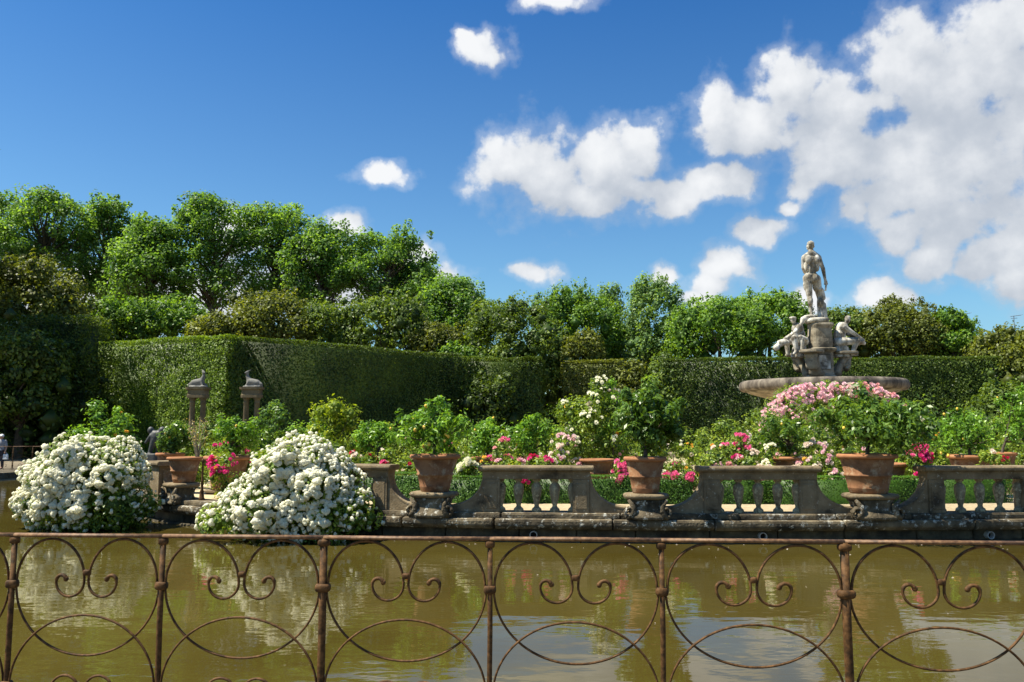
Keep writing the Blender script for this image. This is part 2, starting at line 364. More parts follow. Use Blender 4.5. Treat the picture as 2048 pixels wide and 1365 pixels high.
def link(name, me, parent=None, loc=None, rot=None, scale=None):
    o = bpy.data.objects.new(name, me)
    COL.objects.link(o)
    if parent is not None:
        o.parent = parent
    if loc is not None: o.location = loc
    if rot is not None: o.rotation_euler = rot
    if scale is not None: o.scale = scale
    return o

def empty(name, loc=(0, 0, 0), rz=0.0):
    o = bpy.data.objects.new(name, None)
    o.empty_display_size = 0.2
    COL.objects.link(o)
    o.location = loc
    o.rotation_euler = (0, 0, rz)
    return o

def np_mesh(name, V, F, mat, rnd=None, smooth=False):
    """V (n,3); F (m,k) array with constant k, or a list of arrays"""
    me = bpy.data.meshes.new(name)
    Fs = F if isinstance(F, list) else [F]
    Fs = [np.asarray(f, dtype=np.int32) for f in Fs if len(f)]
    V = np.asarray(V, dtype=np.float32)
    me.vertices.add(len(V))
    me.vertices.foreach_set('co', V.ravel())
    loops = np.concatenate([f.ravel() for f in Fs])
    tot = np.concatenate([np.full(len(f), f.shape[1], dtype=np.int32) for f in Fs])
    start = np.concatenate(([0], np.cumsum(tot)[:-1])).astype(np.int32)
    me.loops.add(len(loops))
    me.loops.foreach_set('vertex_index', loops)
    me.polygons.add(len(tot))
    me.polygons.foreach_set('loop_start', start)
    if smooth:
        me.polygons.foreach_set('use_smooth', np.ones(len(tot), dtype=bool))
    if rnd is not None:
        a = me.attributes.new('rnd', 'FLOAT', 'POINT')
        a.data.foreach_set('value', np.asarray(rnd, dtype=np.float32))
    me.materials.append(mat)
    me.update(calc_edges=True)
    return me

class MB:
    """collects quads/polys into one mesh"""
    def __init__(s):
        s.v, s.f = [], []
    def add(s, verts, faces):
        b = len(s.v)
        s.v.extend([tuple(x) for x in verts])
        s.f.extend([tuple(i + b for i in f) for f in faces])
        return s
    def box(s, x0, x1, y0, y1, z0, z1):
        v = [(x, y, z) for z in (z0, z1) for y in (y0, y1) for x in (x0, x1)]
        return s.add(v, [(0, 2, 3, 1), (4, 5, 7, 6), (0, 1, 5, 4), (2, 6, 7, 3), (0, 4, 6, 2), (1, 3, 7, 5)])
    def prism(s, prof, x0, x1):
        """profile [(y,z)] counter-clockwise, extruded along x"""
        n = len(prof)
        v = [(x0, y, z) for y, z in prof] + [(x1, y, z) for y, z in prof]
        f = [(i, (i + 1) % n, n + (i + 1) % n, n + i) for i in range(n)]
        return s.add(v, f + [tuple(range(n))[::-1], tuple(range(n, 2 * n))])
    def lathe(s, prof, n=20, c=(0, 0, 0), cap=True):
        m = len(prof)
        v = []
        for r, z in prof:
            for k in range(n):
                a = 2 * PI * k / n
                v.append((c[0] + r * math.cos(a), c[1] + r * math.sin(a), c[2] + z))
        f = []
        for i in range(m - 1):
            for k in range(n):
                f.append((i * n + k, i * n + (k + 1) % n, (i + 1) * n + (k + 1) % n, (i + 1) * n + k))
        if cap:
            f += [tuple(range(n))[::-1], tuple(range((m - 1) * n, m * n))]
        return s.add(v, f)
    def tube(s, pts, rad, n=8, flat=1.0):
        pts = [Vector(p) for p in pts]
        m = len(pts)
        rr = rad if hasattr(rad, '__len__') else [rad] * m
        t0 = (pts[1] - pts[0]).normalized()
        up = Vector((0, 1, 0)) if abs(t0.y) < 0.9 else Vector((1, 0, 0))
        v = []
        for i, p in enumerate(pts):
            t = (pts[min(i + 1, m - 1)] - pts[max(i - 1, 0)]).normalized()
            a = up - t * up.dot(t)
            if a.length < 1e-5:
                a = t.orthogonal()
            a.normalize(); b = t.cross(a); up = a
            for k in range(n):
                an = 2 * PI * (k + 0.5) / n
                v.append(p + a * (rr[i] * flat * math.cos(an)) + b * (rr[i] * math.sin(an)))
        f = []
        for i in range(m - 1):
            for k in range(n):
                f.append((i * n + k, i * n + (k + 1) % n, (i + 1) * n + (k + 1) % n, (i + 1) * n + k))
        f += [tuple(range(n))[::-1], tuple(range((m - 1) * n, m * n))]
        return s.add(v, f)
    def loft(s, secs, n=20, p=2.0):
        """superellipse sections (cx, cy, z, hx, hy) stacked in z"""
        v = []
        for cx, cy, z, hx, hy in secs:
            for k in range(n):
                a = 2 * PI * k / n
                ca, sa = math.cos(a), math.sin(a)
                v.append((cx + hx * math.copysign(abs(ca) ** (2 / p), ca), cy + hy * math.copysign(abs(sa) ** (2 / p), sa), z))
        m = len(secs)
        f = []
        for i in range(m - 1):
            for k in range(n):
                f.append((i * n + k, i * n + (k + 1) % n, (i + 1) * n + (k + 1) % n, (i + 1) * n + k))
        f += [tuple(range(n))[::-1], tuple(range((m - 1) * n, m * n))]
        return s.add(v, f)
    def ball(s, c, r, nu=10, nv=7):
        rx, ry, rz = r if hasattr(r, '__len__') else (r, r, r)
        v = [(c[0], c[1], c[2] - rz)]
        for i in range(1, nv):
            th = -PI / 2 + PI * i / nv
            for k in range(nu):
                a = 2 * PI * k / nu
                v.append((c[0] + rx * math.cos(th) * math.cos(a), c[1] + ry * math.cos(th) * math.sin(a), c[2] + rz * math.sin(th)))
        v.append((c[0], c[1], c[2] + rz))
        f = [(0, 1 + (k + 1) % nu, 1 + k) for k in range(nu)]
        for i in range(nv - 2):
            for k in range(nu):
                a = 1 + i * nu
                f.append((a + k, a + (k + 1) % nu, a + nu + (k + 1) % nu, a + nu + k))
        a = 1 + (nv - 2) * nu
        f += [(a + k, a + (k + 1) % nu, len(v) - 1) for k in range(nu)]
        return s.add(v, f)
    def capsule(s, p0, r0, p1, r1, n=12):
        p0, p1 = Vector(p0), Vector(p1)
        d = (p1 - p0)
        t = d.normalized() if d.length > 1e-6 else Vector((0, 0, 1))
        pts, rr = [], []
        for k in range(5):
            a = PI / 2 * (1 - k / 4)
            pts.append(p0 - t * (r0 * math.sin(a))); rr.append(max(r0 * math.cos(a), 0.004))
        for k in range(5):
            a = PI / 2 * k / 4
            pts.append(p1 + t * (r1 * math.sin(a))); rr.append(max(r1 * math.cos(a), 0.004))
        # tangents from a straight line
        a = t.orthogonal().normalized(); b = t.cross(a)
        v = []
        for p, r in zip(pts, rr):
            for k in range(n):
                an = 2 * PI * k / n
                v.append(p + a * (r * math.cos(an)) + b * (r * math.sin(an)))
        m = len(pts)
        f = []
        for i in range(m - 1):
            for k in range(n):
                f.append((i * n + k, i * n + (k + 1) % n, (i + 1) * n + (k + 1) % n, (i + 1) * n + k))
        f += [tuple(range(n))[::-1], tuple(range((m - 1) * n, m * n))]
        return s.add(v, f)
    def mesh(s, name, mat, smooth=False):
        me = bpy.data.meshes.new(name)
        me.from_pydata(s.v, [], s.f)
        me.materials.append(mat)
        if smooth:
            me.polygons.foreach_set('use_smooth', np.ones(len(me.polygons), dtype=bool))
        me.update()
        return me
    def obj(s, name, mat, parent=None, smooth=False, loc=None, rot=None):
        return link(name, s.mesh(name, mat, smooth), parent, loc, rot)

def bevelled(me, w=0.012, seg=2):
    bm = bmesh.new(); bm.from_mesh(me)
    bmesh.ops.remove_doubles(bm, verts=bm.verts, dist=1e-5)
    ed = [e for e in bm.edges if len(e.link_faces) == 2 and e.calc_face_angle(0) > 0.5]
    bmesh.ops.bevel(bm, geom=ed, offset=w, segments=seg, affect='EDGES', clamp_overlap=True)
    bm.to_mesh(me); bm.free(); me.update()
    return me

def remeshed(mb, name, mat, voxel, smooth_it=4, parent=None, fac=0.5):
    """one continuous surface grown over overlapping tapered limbs and muscles"""
    me = mb.mesh('tmp', mat)
    o = bpy.data.objects.new('tmp', me)
    COL.objects.link(o)
    md = o.modifiers.new('r', 'REMESH'); md.mode = 'VOXEL'; md.voxel_size = voxel
    if smooth_it:
        sm = o.modifiers.new('s', 'SMOOTH'); sm.iterations = smooth_it; sm.factor = fac
    dg = bpy.context.evaluated_depsgraph_get()
    ev = o.evaluated_get(dg)
    nm = bpy.data.meshes.new_from_object(ev)
    nm.name = name
    bpy.data.objects.remove(o, do_unlink=True)
    if not nm.materials:
        nm.materials.append(mat)
    nm.polygons.foreach_set('use_smooth', np.ones(len(nm.polygons), dtype=bool))
    nm.update()
    return link(name, nm, parent)

def catmull(P, n=8, closed=False):
    P = [np.array(p, float) for p in P]
    m = len(P)
    out = []
    rng = range(m) if closed else range(m - 1)
    for i in rng:
        if closed:
            p0, p1, p2, p3 = P[(i - 1) % m], P[i], P[(i + 1) % m], P[(i + 2) % m]
        else:
            p1, p2 = P[i], P[i + 1]
            p0 = P[i - 1] if i else 2 * p1 - p2
            p3 = P[i + 2] if i + 2 < m else 2 * p2 - p1
        for k in range(n):
            t = k / n
            out.append(0.5 * ((2 * p1) + (-p0 + p2) * t + (2 * p0 - 5 * p1 + 4 * p2 - p3) * t * t + (-p0 + 3 * p1 - 3 * p2 + p3) * t ** 3))
    if not closed:
        out.append(P[-1])
    return out

# ------------------------------------------------------------------ foliage helpers
def unit(a):
    return a / np.maximum(np.linalg.norm(a, axis=1, keepdims=True), 1e-9)

def leaf_quads(rng, pos, nrm, size, aspect=0.55, hang=0.0):
    n = len(pos)
    t = rng.normal(size=(n, 3))
    t[:, 2] -= hang
    t = unit(t - nrm * np.sum(t * nrm, 1, keepdims=True))
    b = np.cross(nrm, t)
    s = (np.asarray(size) * np.ones(n))[:, None] * rng.uniform(0.65, 1.3, (n, 1))
    w = s * aspect
    V = np.stack([pos - t * s * .5, pos + b * w * .5 + nrm * s * .08, pos + t * s * .5, pos - b * w * .5 + nrm * s * .08], 1)
    return V.reshape(-1, 3), np.arange(n * 4).reshape(n, 4)

OCT_V = np.array([(1, 0, 0), (-1, 0, 0), (0, 1, 0), (0, -1, 0), (0, 0, 1), (0, 0, -1)], float)
OCT_F = np.array([(0, 2, 4), (2, 1, 4), (1, 3, 4), (3, 0, 4), (2, 0, 5), (1, 2, 5), (3, 1, 5), (0, 3, 5)])

def crown_mesh(name, seed, cen, rad, n_per, size, mat, aspect=0.55, core=0.7, out=1.0, up=0.35, shell=0.45, hang=0.0, low_cut=None, vary=0.25):
    """leaves spread through many small clumps (centres, radii), each with an optional opaque heart"""
    rng = np.random.default_rng(seed)
    cen = np.asarray(cen, float); rad = np.asarray(rad, float)
    if rad.ndim == 1:
        rad = np.repeat(rad[:, None], 3, 1)
    m = len(cen)
    idx = np.repeat(np.arange(m), n_per) if np.isscalar(n_per) else np.repeat(np.arange(m), n_per)
    d = unit(rng.normal(size=(len(idx), 3)))
    r = rng.uniform(shell, 1.08, len(idx)) ** 0.6
    pos = cen[idx] + d * rad[idx] * r[:, None]
    nrm = unit(d * out + rng.normal(size=d.shape) * 0.55 + np.array((0, 0, up)))
    br = rng.uniform(-vary, vary, m)
    rv = np.clip(rng.uniform(0.15, 0.85, len(idx)) + br[idx], 0, 1)
    if low_cut is not None:
        k = pos[:, 2] > low_cut
        pos, nrm, rv = pos[k], nrm[k], rv[k]
    V, F = leaf_quads(rng, pos, nrm, size, aspect, hang)
    A = np.repeat(rv, 4)
    Fs = [F]
    if core:
        cv = (cen[:, None, :] + OCT_V[None] * rad[:, None, :] * core).reshape(-1, 3)
        cf = (OCT_F[None] + (np.arange(m) * 6)[:, None, None]).reshape(-1, 3) + len(V)
        if low_cut is not None:
            cv[:, 2] = np.maximum(cv[:, 2], low_cut)
        V = np.concatenate([V, cv]); Fs.append(cf)
        A = np.concatenate([A, np.full(len(cv), 0.2)])  # hearts take a fixed dark tone, shade inside the crown put into colour
    return np_mesh(name, V, Fs, mat, A)

def snoise(x, y, seed=0):
    """cheap smooth noise in [-1,1]"""
    r = np.random.default_rng(seed)
    s = 0
    for k in range(6):
        f = 0.5 * 1.7 ** k
        a, p, q = r.uniform(0, 6.28, 3)
        s = s + np.sin(f * (x * math.cos(a) + y * math.sin(a)) + p) * np.cos(f * 0.8 * (y * math.cos(a) - x * math.sin(a)) + q) / 1.35 ** k
    return s / 2.2

def hedge(p0, p1, thick, z0, z1, leaf, dens, mat, label, seed, rough=0.16, name='clipped_hedge', cat='hedge', group=None, nj=.5, back=True, ztop1=None):
    """clipped hedge standing on the line p0-p1 (its camera-side face), thick measured away from it"""
    rng = np.random.default_rng(seed)
    p0, p1 = np.array(p0, float), np.array(p1, float)
    L = np.linalg.norm(p1 - p0); u = (p1 - p0) / L
    v = np.array((-u[1], u[0]))
    H = z1 - z0
    P, Nn = [], []
    def face(n, kind):
        a, b = rng.uniform(0, 1, n), rng.uniform(0, 1, n)
        if kind in ('front', 'back'):
            s, zz = a * L, z0 + b * H
            d = rough * snoise(s, zz, seed) + rng.uniform(-rough * .5, rough * .5, n)
            rt = np.clip((zz - (z1 - .55)) / .55, 0, 1) if H > 2 else np.clip((zz - (z1 - .1)) / .1, 0, 1)
            o = -d if kind == 'front' else thick + d
            o = o + (rt ** 2) * (.45 if H > 2 else .05) * (1 if kind == 'front' else -1)
            P.append(np.stack([p0[0] + u[0] * s + v[0] * o, p0[1] + u[1] * s + v[1] * o, zz], 1))
            nn = np.array((-v[0], -v[1], 0.25)) * (1 if kind == 'front' else -1)
            nn = nn[None] + np.array((0, 0, 2.2))[None] * rt[:, None]
        elif kind == 'top':
            s, o = a * L, b * thick
            zz = z1 + rough * .5 * snoise(s, o, seed + 3) + rng.uniform(-rough * .3, rough * .6, n)
            P.append(np.stack([p0[0] + u[0] * s + v[0] * o, p0[1] + u[1] * s + v[1] * o, zz], 1))
            nn = np.array((0, 0, 1.0))
        else:
            o, zz = a * thick, z0 + b * H
            d = rough * snoise(o, zz, seed + 5) + rng.uniform(-rough * .5, rough * .5, n)
            s = -d if kind == 'end0' else L + d
            P.append(np.stack([p0[0] + u[0] * s + v[0] * o, p0[1] + u[1] * s + v[1] * o, zz], 1))
            nn = np.array((-u[0], -u[1], 0.2)) * (1 if kind == 'end0' else -1)
        Nn.append(unit((np.repeat(nn[None], n, 0) if nn.ndim == 1 else nn) + rng.normal(size=(n, 3)) * nj))
    face(int(L * H * dens), 'front'); face(int(L * thick * dens * 1.2), 'top')
    face(int(thick * H * dens), 'end0'); face(int(thick * H * dens), 'end1')
    if back: face(int(L * H * dens * 0.12), 'back')
    pos, nrm = np.concatenate(P), np.concatenate(Nn)
    if ztop1 is not None:
        s = (pos[:, 0] - p0[0]) * u[0] + (pos[:, 1] - p0[1]) * u[1]
        pos[:, 2] = z0 + (pos[:, 2] - z0) * (1 + (ztop1 - z1) / H * s / L)
    V, F = leaf_quads(rng, pos, nrm, leaf, 0.62)
    A = np.repeat(np.clip(rng.uniform(0.1, 0.9, len(pos)), 0, 1), 4)
    i = min(.6, rough * 2.2)
    it = min(.22, i)
    za, zb = z1 - it, (ztop1 if ztop1 is not None else z1) - it
    cor = []
    for (s, o) in ((i, i), (L - i, i), (L - i, thick - i), (i, thick - i)):
        cor.append((p0[0] + u[0] * s + v[0] * o, p0[1] + u[1] * s + v[1] * o))
    cv = [(x, y, z0 - 0.05) for x, y in cor] + [(cor[0][0], cor[0][1], za), (cor[1][0], cor[1][1], zb), (cor[2][0], cor[2][1], zb), (cor[3][0], cor[3][1], za)]
    cf = np.array([(0, 1, 5, 4), (1, 2, 6, 5), (2, 3, 7, 6), (3, 0, 4, 7), (4, 5, 6, 7)]) + len(V)
    V = np.concatenate([V, np.array(cv)]); A = np.concatenate([A, np.full(8, 0.15)])  # core gets a dark tone, shade between the leaves painted in
    root = empty(name, (p0[0], p0[1], z0))
    me = np_mesh('foliage', V - np.array((p0[0], p0[1], z0)), [F, cf], mat, A)
    link('foliage', me, root)
    # stems at the foot
    mb = MB()
    nst = max(2, int(L / 2.2))
    for k in range(nst):
        s, o = (k + .5) * L / nst, thick * .5
        x, y = u[0] * s + v[0] * o, u[1] * s + v[1] * o
        mb.tube([(x, y, -0.1), (x + .05, y, H * .4), (x, y + .05, H * .8)], [.09 * min(1, H / 4), .07 * min(1, H / 4), .03], 6)
    mb.obj('stem', M['bark'], root)
    return tag(root, label, cat, group)

GZ = 0.3      # outer ground level
IZ = 0.5      # island ground level

# ------------------------------------------------------------------ ground, water
POND = catmull([(0, 5.35), (10, 5.2), (25, 7.5), (38, 16), (46, 33), (41, 50), (28, 60), (12, 62), (0, 59.5), (-9, 54.5), (-16, 48),
                (-20.5, 40.5), (-22.5, 32), (-23, 22), (-20, 12), (-12, 6.6)], 8, True)
ISLE_NEAR = [(16, 18.4), (13, 17.4), (10, 16.95), (6, 16.7), (2, 16.8), (-1.2, 17.15), (-4, 17.9), (-6.3, 19.0), (-8.3, 20.5), (-9.9, 22.6), (-10.7, 26)]
ISLE = catmull(ISLE_NEAR + [(-9.4, 33), (-3, 43), (8, 50), (20, 51), (30, 46), (36, 37), (33, 28), (26, 21.8)], 8, True)

def ring_ground():
    n = len(POND)
    c = np.mean(POND, 0)
    V, F = [], []
    for k, s in enumerate((1.0, 1.5, 3, 10, 70)):
        for p in POND:
            q = c + (p - c) * s
            V.append((q[0], q[1], GZ))
    for p in POND:                      # bank face down into the water
        V.append((p[0], p[1], -0.6))
    for r in range(4):
        for i in range(n):
            F.append((r * n + i, (r + 1) * n + i, (r + 1) * n + (i + 1) % n, r * n + (i + 1) % n))
    for i in range(n):
        F.append((5 * n + i, i, (i + 1) % n, 5 * n + (i + 1) % n))
    o = link('ground', np_mesh('ground', V, np.array(F), M['path']))
    tag(o, kind='structure')
ring_ground()
w = MB(); w.add([(p[0], p[1], 0.0) for p in [np.mean(POND, 0) + (q - np.mean(POND, 0)) * 1.02 for q in POND]], [tuple(range(len(POND)))])
tag(w.obj('water', M['water']), kind='structure')
def isle_ground():
    c = np.mean(ISLE, 0)
    V = [(c[0], c[1], IZ)] + [(c[0] + (p[0] - c[0]) * .995, c[1] + (p[1] - c[1]) * .995, IZ) for p in ISLE]
    n = len(ISLE)
    F = [(0, 1 + i, 1 + (i + 1) % n) for i in range(n)]
    V += [(v[0], v[1], -0.5) for v in V[1:]]
    Q = [(1 + i, 1 + n + i, 1 + n + (i + 1) % n, 1 + (i + 1) % n) for i in range(n)]
    tag(link('island_ground', np_mesh('island_ground', V, [np.array(F), np.array(Q)], M['gravel'])), kind='structure')
isle_ground()
# kerb of the near bank
kb = MB()
for i in range(len(POND)):
    a, b = POND[i], POND[(i + 1) % len(POND)]
    c = np.mean(POND, 0)
    oa, ob = a + (a - c) / np.linalg.norm(a - c) * .35, b + (b - c) / np.linalg.norm(b - c) * .35
    kb.add([(a[0], a[1], GZ - .25), (b[0], b[1], GZ - .25), (b[0], b[1], GZ + .03), (a[0], a[1], GZ + .03), (oa[0], oa[1], GZ + .03), (ob[0], ob[1], GZ + .03)],
           [(0, 1, 2, 3), (3, 2, 5, 4)])
tag(kb.obj('pond_kerb', M['ledge']), kind='structure')

# ------------------------------------------------------------------ island edge path
_edge = np.array(catmull(ISLE_NEAR, 24))
_edge = _edge[::-1]                      # from the left end to the right end
_sl = np.concatenate(([0], np.cumsum(np.linalg.norm(np.diff(_edge, axis=0), axis=1))))

def edge_at(s):
    return np.array((np.interp(s, _sl, _edge[:, 0]), np.interp(s, _sl, _edge[:, 1])))

def edge_s(px, py=985):
    d = ray(px, py); k = d[0] / d[1]
    q = _edge[:, 0] - k * _edge[:, 1]
    for i in range(len(q) - 1):
        if q[i] <= 0 < q[i + 1]:
            t = -q[i] / (q[i + 1] - q[i])
            return _sl[i] + t * (_sl[i + 1] - _sl[i])
    return _sl[-1]

def edge_frame(s):
    p = edge_at(s)
    d = edge_at(s + .2) - edge_at(s - .2)
    return p, math.atan2(d[1], d[0])

# ------------------------------------------------------------------ island retaining wall (block by block)
rw = random.Random(5)
wall = tag(empty('island_wall', (0, 17, 0)), 'low stained stone retaining wall rising from the water around the island', 'wall')
def wall_course(name, prof, z_is, mat, lmin, lmax, gap, seed, bev=0.012):
    r = random.Random(seed)
    s = 0.6
    while s < _sl[-1] - 0.3:
        l = r.uniform(lmin, lmax)
        a, b = edge_at(s + gap / 2), edge_at(min(s + l - gap / 2, _sl[-1]))
        d = (b - a); L = np.linalg.norm(d)
        mb = MB()
        jit = r.uniform(-.012, .012); jz = r.uniform(-.006, .006)
        mb.prism([(y + (jit if y < 0 else 0), z + (jz if z > 0 else 0)) for y, z in prof], 0, L)
        me = bevelled(mb.mesh(name, mat), bev, 2)
        link(name, me, wall, (a[0], a[1] - 17, 0), (0, 0, math.atan2(d[1], d[0]) + r.uniform(-.004, .004)))
        s += l
wall_course('footing_block', [(-.30, -.5), (.3, -.5), (.3, .045), (-.27, .045), (-.30, .02)], 0, M['wet'], 1.1, 2.0, .014, 1)
wall_course('wall_block', [(-.17, .046), (.3, .046), (.3, .248), (-.17, .248)], 0, M['wet'], 0.8, 1.5, .012, 2)
wall_course('cornice_block', [(-.36, .25), (.34, .25), (.34, .449), (-.40, .449), (-.43, .42), (-.43, .33), (-.40, .29)], 0, M['ledge'], 1.5, 2.6, .012, 3)
wall_course('step_block', [(-.27, .45), (.34, .45), (.34, .552), (-.25, .552), (-.27, .535)], 0, M['ledge'], 1.3, 2.4, .012, 4)
# drain pipes let into the wall
for px in (1069, 1518, 1963):
    s = edge_s(px, 1068); p, a = edge_frame(s)
    mb = MB()
    n = 16
    prof = [(.062, 0), (.075, 0), (.075, .3), (.062, .3)]
    V = []
    for r_, y_ in prof:
        for k in range(n):
            V.append((r_ * math.cos(2 * PI * k / n), y_, r_ * math.sin(2 * PI * k / n)))
    F = [(i * n + k, i * n + (k + 1) % n, ((i + 1) % 4) * n + (k + 1) % n, ((i + 1) % 4) * n + k) for i in range(4) for k in range(n)]
    mb.add(V, F)
    nrm = (math.sin(a), -math.cos(a))
    o = mb.obj('drain_pipe', M['pipe'], wall, loc=(p[0] + nrm[0] * .30, p[1] + nrm[1] * .30 - 17, .135), rot=(0, 0, a))
    pl = MB(); pl.add([(.063 * math.cos(2 * PI * k / n), .12, .063 * math.sin(2 * PI * k / n)) for k in range(n)], [tuple(range(n))])
    pl.obj('bore_shade', M['black'], o)  # black disc closing the pipe, the shade of its inside painted on

# ------------------------------------------------------------------ balustrades
bal_prof = [(.095, 0), (.10, .02), (.098, .05), (.085, .075), (.06, .092), (.046, .115), (.046, .135), (.062, .19), (.082, .27), (.098, .36), (.107, .43),
            (.106, .49), (.092, .535), (.064, .562), (.05, .58), (.05, .60), (.078, .612), (.078, .648)]
BAL_ME = None
def baluster_mesh():
    # eight-lobed carved vase
    n = 24
    V, F = [], []
    for r, z in bal_prof:
        k0 = 0.05 if .15 < z < .54 else 0
        for k in range(n):
            a = 2 * PI * k / n
            rr = r * (1 - k0 + k0 * math.cos(8 * a))
            V.append((rr * math.cos(a), rr * math.sin(a), z))
    m = len(bal_prof)
    for i in range(m - 1):
        for k in range(n):
            F.append((i * n + k, i * n + (k + 1) % n, (i + 1) * n + (k + 1) % n, (i + 1) * n + k))
    return np_mesh('baluster', V, np.array(F), M['baluster'], smooth=True)
BAL_ME = baluster_mesh()

def wing_mesh(sgn, length=0.72):
    """concave bracket sweeping down from the pier to the pot pedestal, with a raised lip"""
    prof = [(0, 0), (0, .72)]
    for k in range(1, 13):
        a = PI / 2 * k / 12
        prof.append((length * (1 - math.cos(a)) if False else length * math.sin(a) * 1.0, .72 - .60 * (1 - math.cos(a)) if False else .10 + .62 * (1 - math.sin(a)) ** 1.0 if False else .10 + .62 * (1 - math.sqrt(max(0, 1 - (1 - k / 12) ** 2)))))
    # quarter circle, hollow side up: x = L*t, z from .72 to .10
    prof = [(0, 0), (0, .72)] + [(length * (1 - math.cos(PI / 2 * k / 12)), .10 + .62 * (1 - math.sin(PI / 2 * k / 12))) for k in range(1, 13)] + [(length, 0)]
    n = len(prof)
    V = [(sgn * x, -.13, z) for x, z in prof] + [(sgn * x, .13, z) for x, z in prof]
    F = [(i, (i + 1) % n, n + (i + 1) % n, n + i) for i in range(n)] + [tuple(range(n)), tuple(range(n, 2 * n))[::-1]]
    mb = MB(); mb.add(V, F)
    lip = [(sgn * x, 0, z) for x, z in prof[1:-1]]
    mb.tube(lip, .035, 8, flat=4.2)
    me = mb.mesh('scroll_wing', M['stone'])
    bm = bmesh.new(); bm.from_mesh(me); bmesh.ops.recalc_face_normals(bm, faces=bm.faces); bm.to_mesh(me); bm.free()
    return me
WING = {-1: wing_mesh(-1), 1: wing_mesh(1)}

def balustrade(pa, pb, label, n_bal=5, wings=(1, 1)):
    a, b = edge_at(edge_s(pa)), edge_at(edge_s(pb))
    d = b - a; L = np.linalg.norm(d); mid = (a + b) / 2
    root = tag(empty('balustrade', (mid[0], mid[1], .552), math.atan2(d[1], d[0])), label, 'balustrade', 'stone balustrades along the island edge')
    h = L / 2
    rail = MB().prism([(-.20, .805), (.20, .805), (.235, .83), (.245, .865), (.235, .895), (.20, .915), (-.20, .915), (-.235, .895), (-.245, .865), (-.235, .83)], -h, h)
    link('coping_rail', bevelled(rail.mesh('coping_rail', M['stone']), .01, 2), root)
    fr = MB().prism([(-.15, .652), (.15, .652), (.165, .76), (.18, .804), (-.18, .804), (-.165, .76)], -h + .07, h - .07)
    link('frieze', bevelled(fr.mesh('frieze', M['stone']), .006, 1), root)
    for sg in (-1, 1):
        x0 = sg * (h - .09); x1 = sg * (h - .42)
        p = MB().box(min(x0, x1), max(x0, x1), -.16, .16, 0, .651)
        pier_o = link('pier', bevelled(p.mesh('pier', M['stone']), .01, 2), root)
        q = MB().box(min(x0, x1) + .05, max(x0, x1) - .05, -.172, -.15, .08, .57)
        link('pier_panel', bevelled(q.mesh('pier_panel', M['stone']), .006, 1), pier_o)
        if wings[0 if sg < 0 else 1]:
            link('scroll_wing', WING[sg], root, (sg * (h - .088), 0, .001))
    inner = 2 * (h - .42)
    for k in range(n_bal):
        link('baluster', BAL_ME, root, (-inner / 2 + inner * k / (n_bal - 1) if n_bal > 1 else 0, 0, .001), (0, 0, 0.3 * k))
    return root
balustrade(564, 789, 'stone balustrade partly hidden behind the triangular white rose bush')
balustrade(960, 1188, 'stone balustrade with sunlit piers between the two leftmost wall pots')
balustrade(1395, 1637, 'stone balustrade with pale sand showing between its balusters, left of the widest pot')
balustrade(1840, 2076, 'stone balustrade at the right edge of the photo')

# end pier at the left
s = edge_s(322); p, a = edge_frame(s)
ep = tag(empty('end_pier', (p[0], p[1], .552), a), 'dark stone end pier with flat cap beside the round white rose bush', 'pier')
link('shaft', bevelled(MB().box(-.28, .28, -.18, .3, 0, .74).mesh('shaft', M['stone']), .012, 2), ep)
link('cap', bevelled(MB().prism([(-.24, .742), (.36, .742), (.39, .80), (.36, .86), (-.24, .86), (-.27, .80)], -.36, .36).mesh('cap', M['stone']), .012, 2), ep)
wl = link('scroll_wing', WING[1], ep, (.281, .05, .001), None, (.75, 1, .9))

# pedestals that carry the wall pots
def pedestal(px, label, k=1.0):
    s = edge_s(px); p, a = edge_frame(s)
    root = tag(empty('pot_pedestal', (p[0], p[1], .452), a), label, 'pedestal', 'scrolled stone pedestals under the wall pots')
    body = MB().loft([(0, -.1, .0, .46 * k, .36), (0, -.1, .06, .47 * k, .37), (0, -.1, .10, .40 * k, .33), (0, -.08, .2, .33 * k, .28), (0, -.07, .31, .36 * k, .29), (0, -.06, .38, .42 * k, .31)], 28, 3.0)
    body.obj('body', M['ledge'], root, True)
    slab = MB().loft([(0, -.06, .382, .42 * k, .33), (0, -.06, .40, .47 * k, .36), (0, -.06, .45, .485 * k, .37), (0, -.06, .478, .46 * k, .35), (0, -.06, .485, .42 * k, .32)], 32, 3.2)
    slab.obj('slab', M['stone'], root, True)
    for sg in (-1, 1):
        pts = []
        for i in range(26):
            t = i / 25
            an = t * 4.2 * PI * .62
            rr = .115 * (1 - .8 * t)
            pts.append((sg * (.37 * k + .02 - rr * math.cos(an) * .9), -.34, .12 + rr * math.sin(an)))
        v = MB().tube(pts, [.04 * (1 - .45 * i / 25) * (1 + .25 * math.sin(i * 1.7)) for i in range(26)], 8, flat=2.2)
        v.tube([(sg * .40 * k, -.36, .38), (sg * .3 * k, -.37, .25), (sg * .32 * k, -.38, .1), (sg * .42 * k, -.37, .02)], [.03, .055, .065, .05], 8)
        v.obj('volute', M['ledge'], root, True)
    return root, Vector((p[0], p[1], .452 + .486)), a
